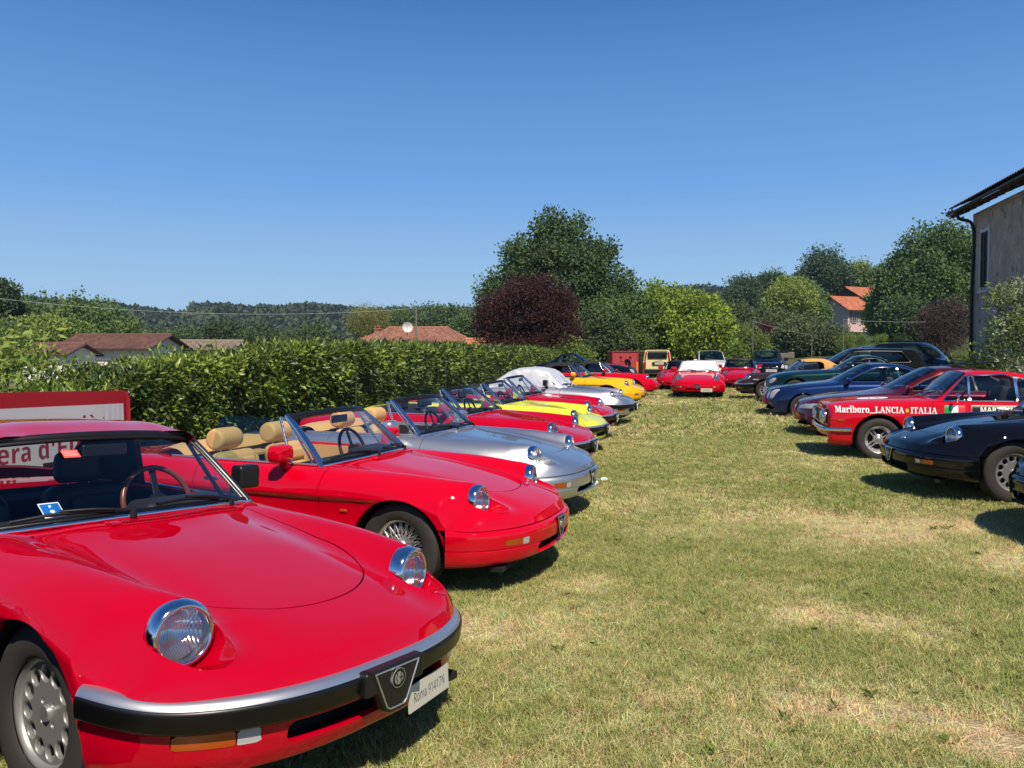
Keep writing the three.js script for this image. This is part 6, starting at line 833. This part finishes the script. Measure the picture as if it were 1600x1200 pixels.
{ // motorcycle in front of the container
  const d = 38, m = thing('motorcycle', 'dark motorcycle parked in front of the red container', 'motorcycle', [px(966, d), groundY(px(966, d), -d), -d], .5);
  for (const x of [-.70, .70]) { const w = sub('wheel', m); w.position.set(x, .31, 0); mesh('tyre', new THREE.TorusGeometry(.25, .06, 10, 32), M.wall, w); mesh('spokes', join(Array.from({ length: 7 }, (_, k) => bar([0, 0, 0], [cos(k * .9) * .22, sin(k * .9) * .22, 0], .01))), M.alloy, w); }
  mesh('engine', join([rbox(.42, .30, .26, .06, 0, .42, 0), cyl(.10, .10, .3, 16, .1, .58, 0)]), M.gunmetal, m); mesh('tank', (() => { const g = new THREE.SphereGeometry(1, 20, 14); g.scale(.30, .15, .16); return g.translate(.16, .83, 0); })(), M.deepRed, m); mesh('seat', rbox(.60, .10, .26, .05, -.36, .80, 0, 0, 0, -.08), M.blackLeather, m); mesh('fork', join([bar([.70, .31, .09], [.45, 1.0, .09], .022), bar([.70, .31, -.09], [.45, 1.0, -.09], .022)]), M.satin, m); mesh('handlebar', tube([[.36, 1.06, .36], [.44, 1.02, .1], [.44, 1.02, -.1], [.36, 1.06, -.36]], .014, 6, 16), M.trim, m); mesh('fairing', rbox(.18, .34, .32, .08, .56, 1.0, 0, 0, 0, .4), M.black, m); for (const z of [.34, -.34]) mesh('mirror', join([bar([.40, 1.04, z], [.42, 1.2, z * 1.1], .008), rbox(.03, .10, .16, .03, .42, 1.24, z * 1.12)]), M.trim, m); mesh('exhaust', tube([[.1, .3, .14], [-.3, .26, .17], [-.85, .36, .18]], .04, 8, 16), M.chrome, m); mesh('tail', rbox(.22, .10, .18, .04, -.72, .80, 0, 0, 0, .2), M.black, m);
}
{ // off-roader by the farmhouse, nose toward the drive
  const d = 29.5; const [t, G, body] = saloon('off_roader', 'dark boxy off-roader with round lamps and slotted grille beside the farmhouse', 'jeep', hatch(1.62, 3.3, { R: .35, r: .21, arch: .40, archY: .34, bowF: .10, hood: null, fronts: [], doors: [[[-.55, .30], [-.57, .9], [-1.74, .915], [-1.76, .34]]] }), [px(1500, d), groundY(px(1500, d), -d) - EYE + .20, d, -52], M.charcoal, { glass: M.darkGlass, far: true, wheel: 'five', rim: M.gunmetal });
  for (const sg of [1, -1]) { const h = sub('headlight', t); h.position.set(.725, .78, .58 * sg); h.scale.setScalar(.95); mesh('chrome_ring', SP.ring, M.trim, h); mesh('lens', SP.lens, M.lamp, h); mesh('reflector', SP.reflector, M.bowl, h); mesh('turn_signal', rbox(.04, .07, .14, .02, .74, .60, .62 * sg), M.amber, t); }
  mesh('grille', rbox(.03, .24, .90, .01, .735, .78, 0), M.matte, t); for (let k = 0; k < 7; k++) mesh('grille_slot', rbox(.03, .20, .05, .012, .748, .78, -.36 + k * .12), M.dullSteel, t); mesh('front_bumper', rbox(.16, .20, 1.62, .05, .76, .44, 0), M.trim, t); mesh('roof_rail', join([bar([-1.4, 1.63, .6], [-2.7, 1.64, .6], .02), bar([-1.4, 1.63, -.6], [-2.7, 1.64, -.6], .02)]), M.trim, t);
}
{ const s = thing('litter', 'small crumpled white scrap on the grass beside the left row', 'litter', [px(944, 10.1), groundY(px(944, 10.1), -10.1) + .03, -10.1]); const g = new THREE.IcosahedronGeometry(.035, 2), p = g.attributes.position; for (let i = 0; i < p.count; i++) { const k = 1 + .35 * perlin.noise(p.getX(i) * 50, p.getY(i) * 50, p.getZ(i) * 50); p.setXYZ(i, p.getX(i) * k * 1.3, p.getY(i) * k * .7, p.getZ(i) * k); } g.computeVertexNormals(); mesh('paper', g, std(lin(.75, .75, .75), .8), s); }

renderer.render(scene, camera);
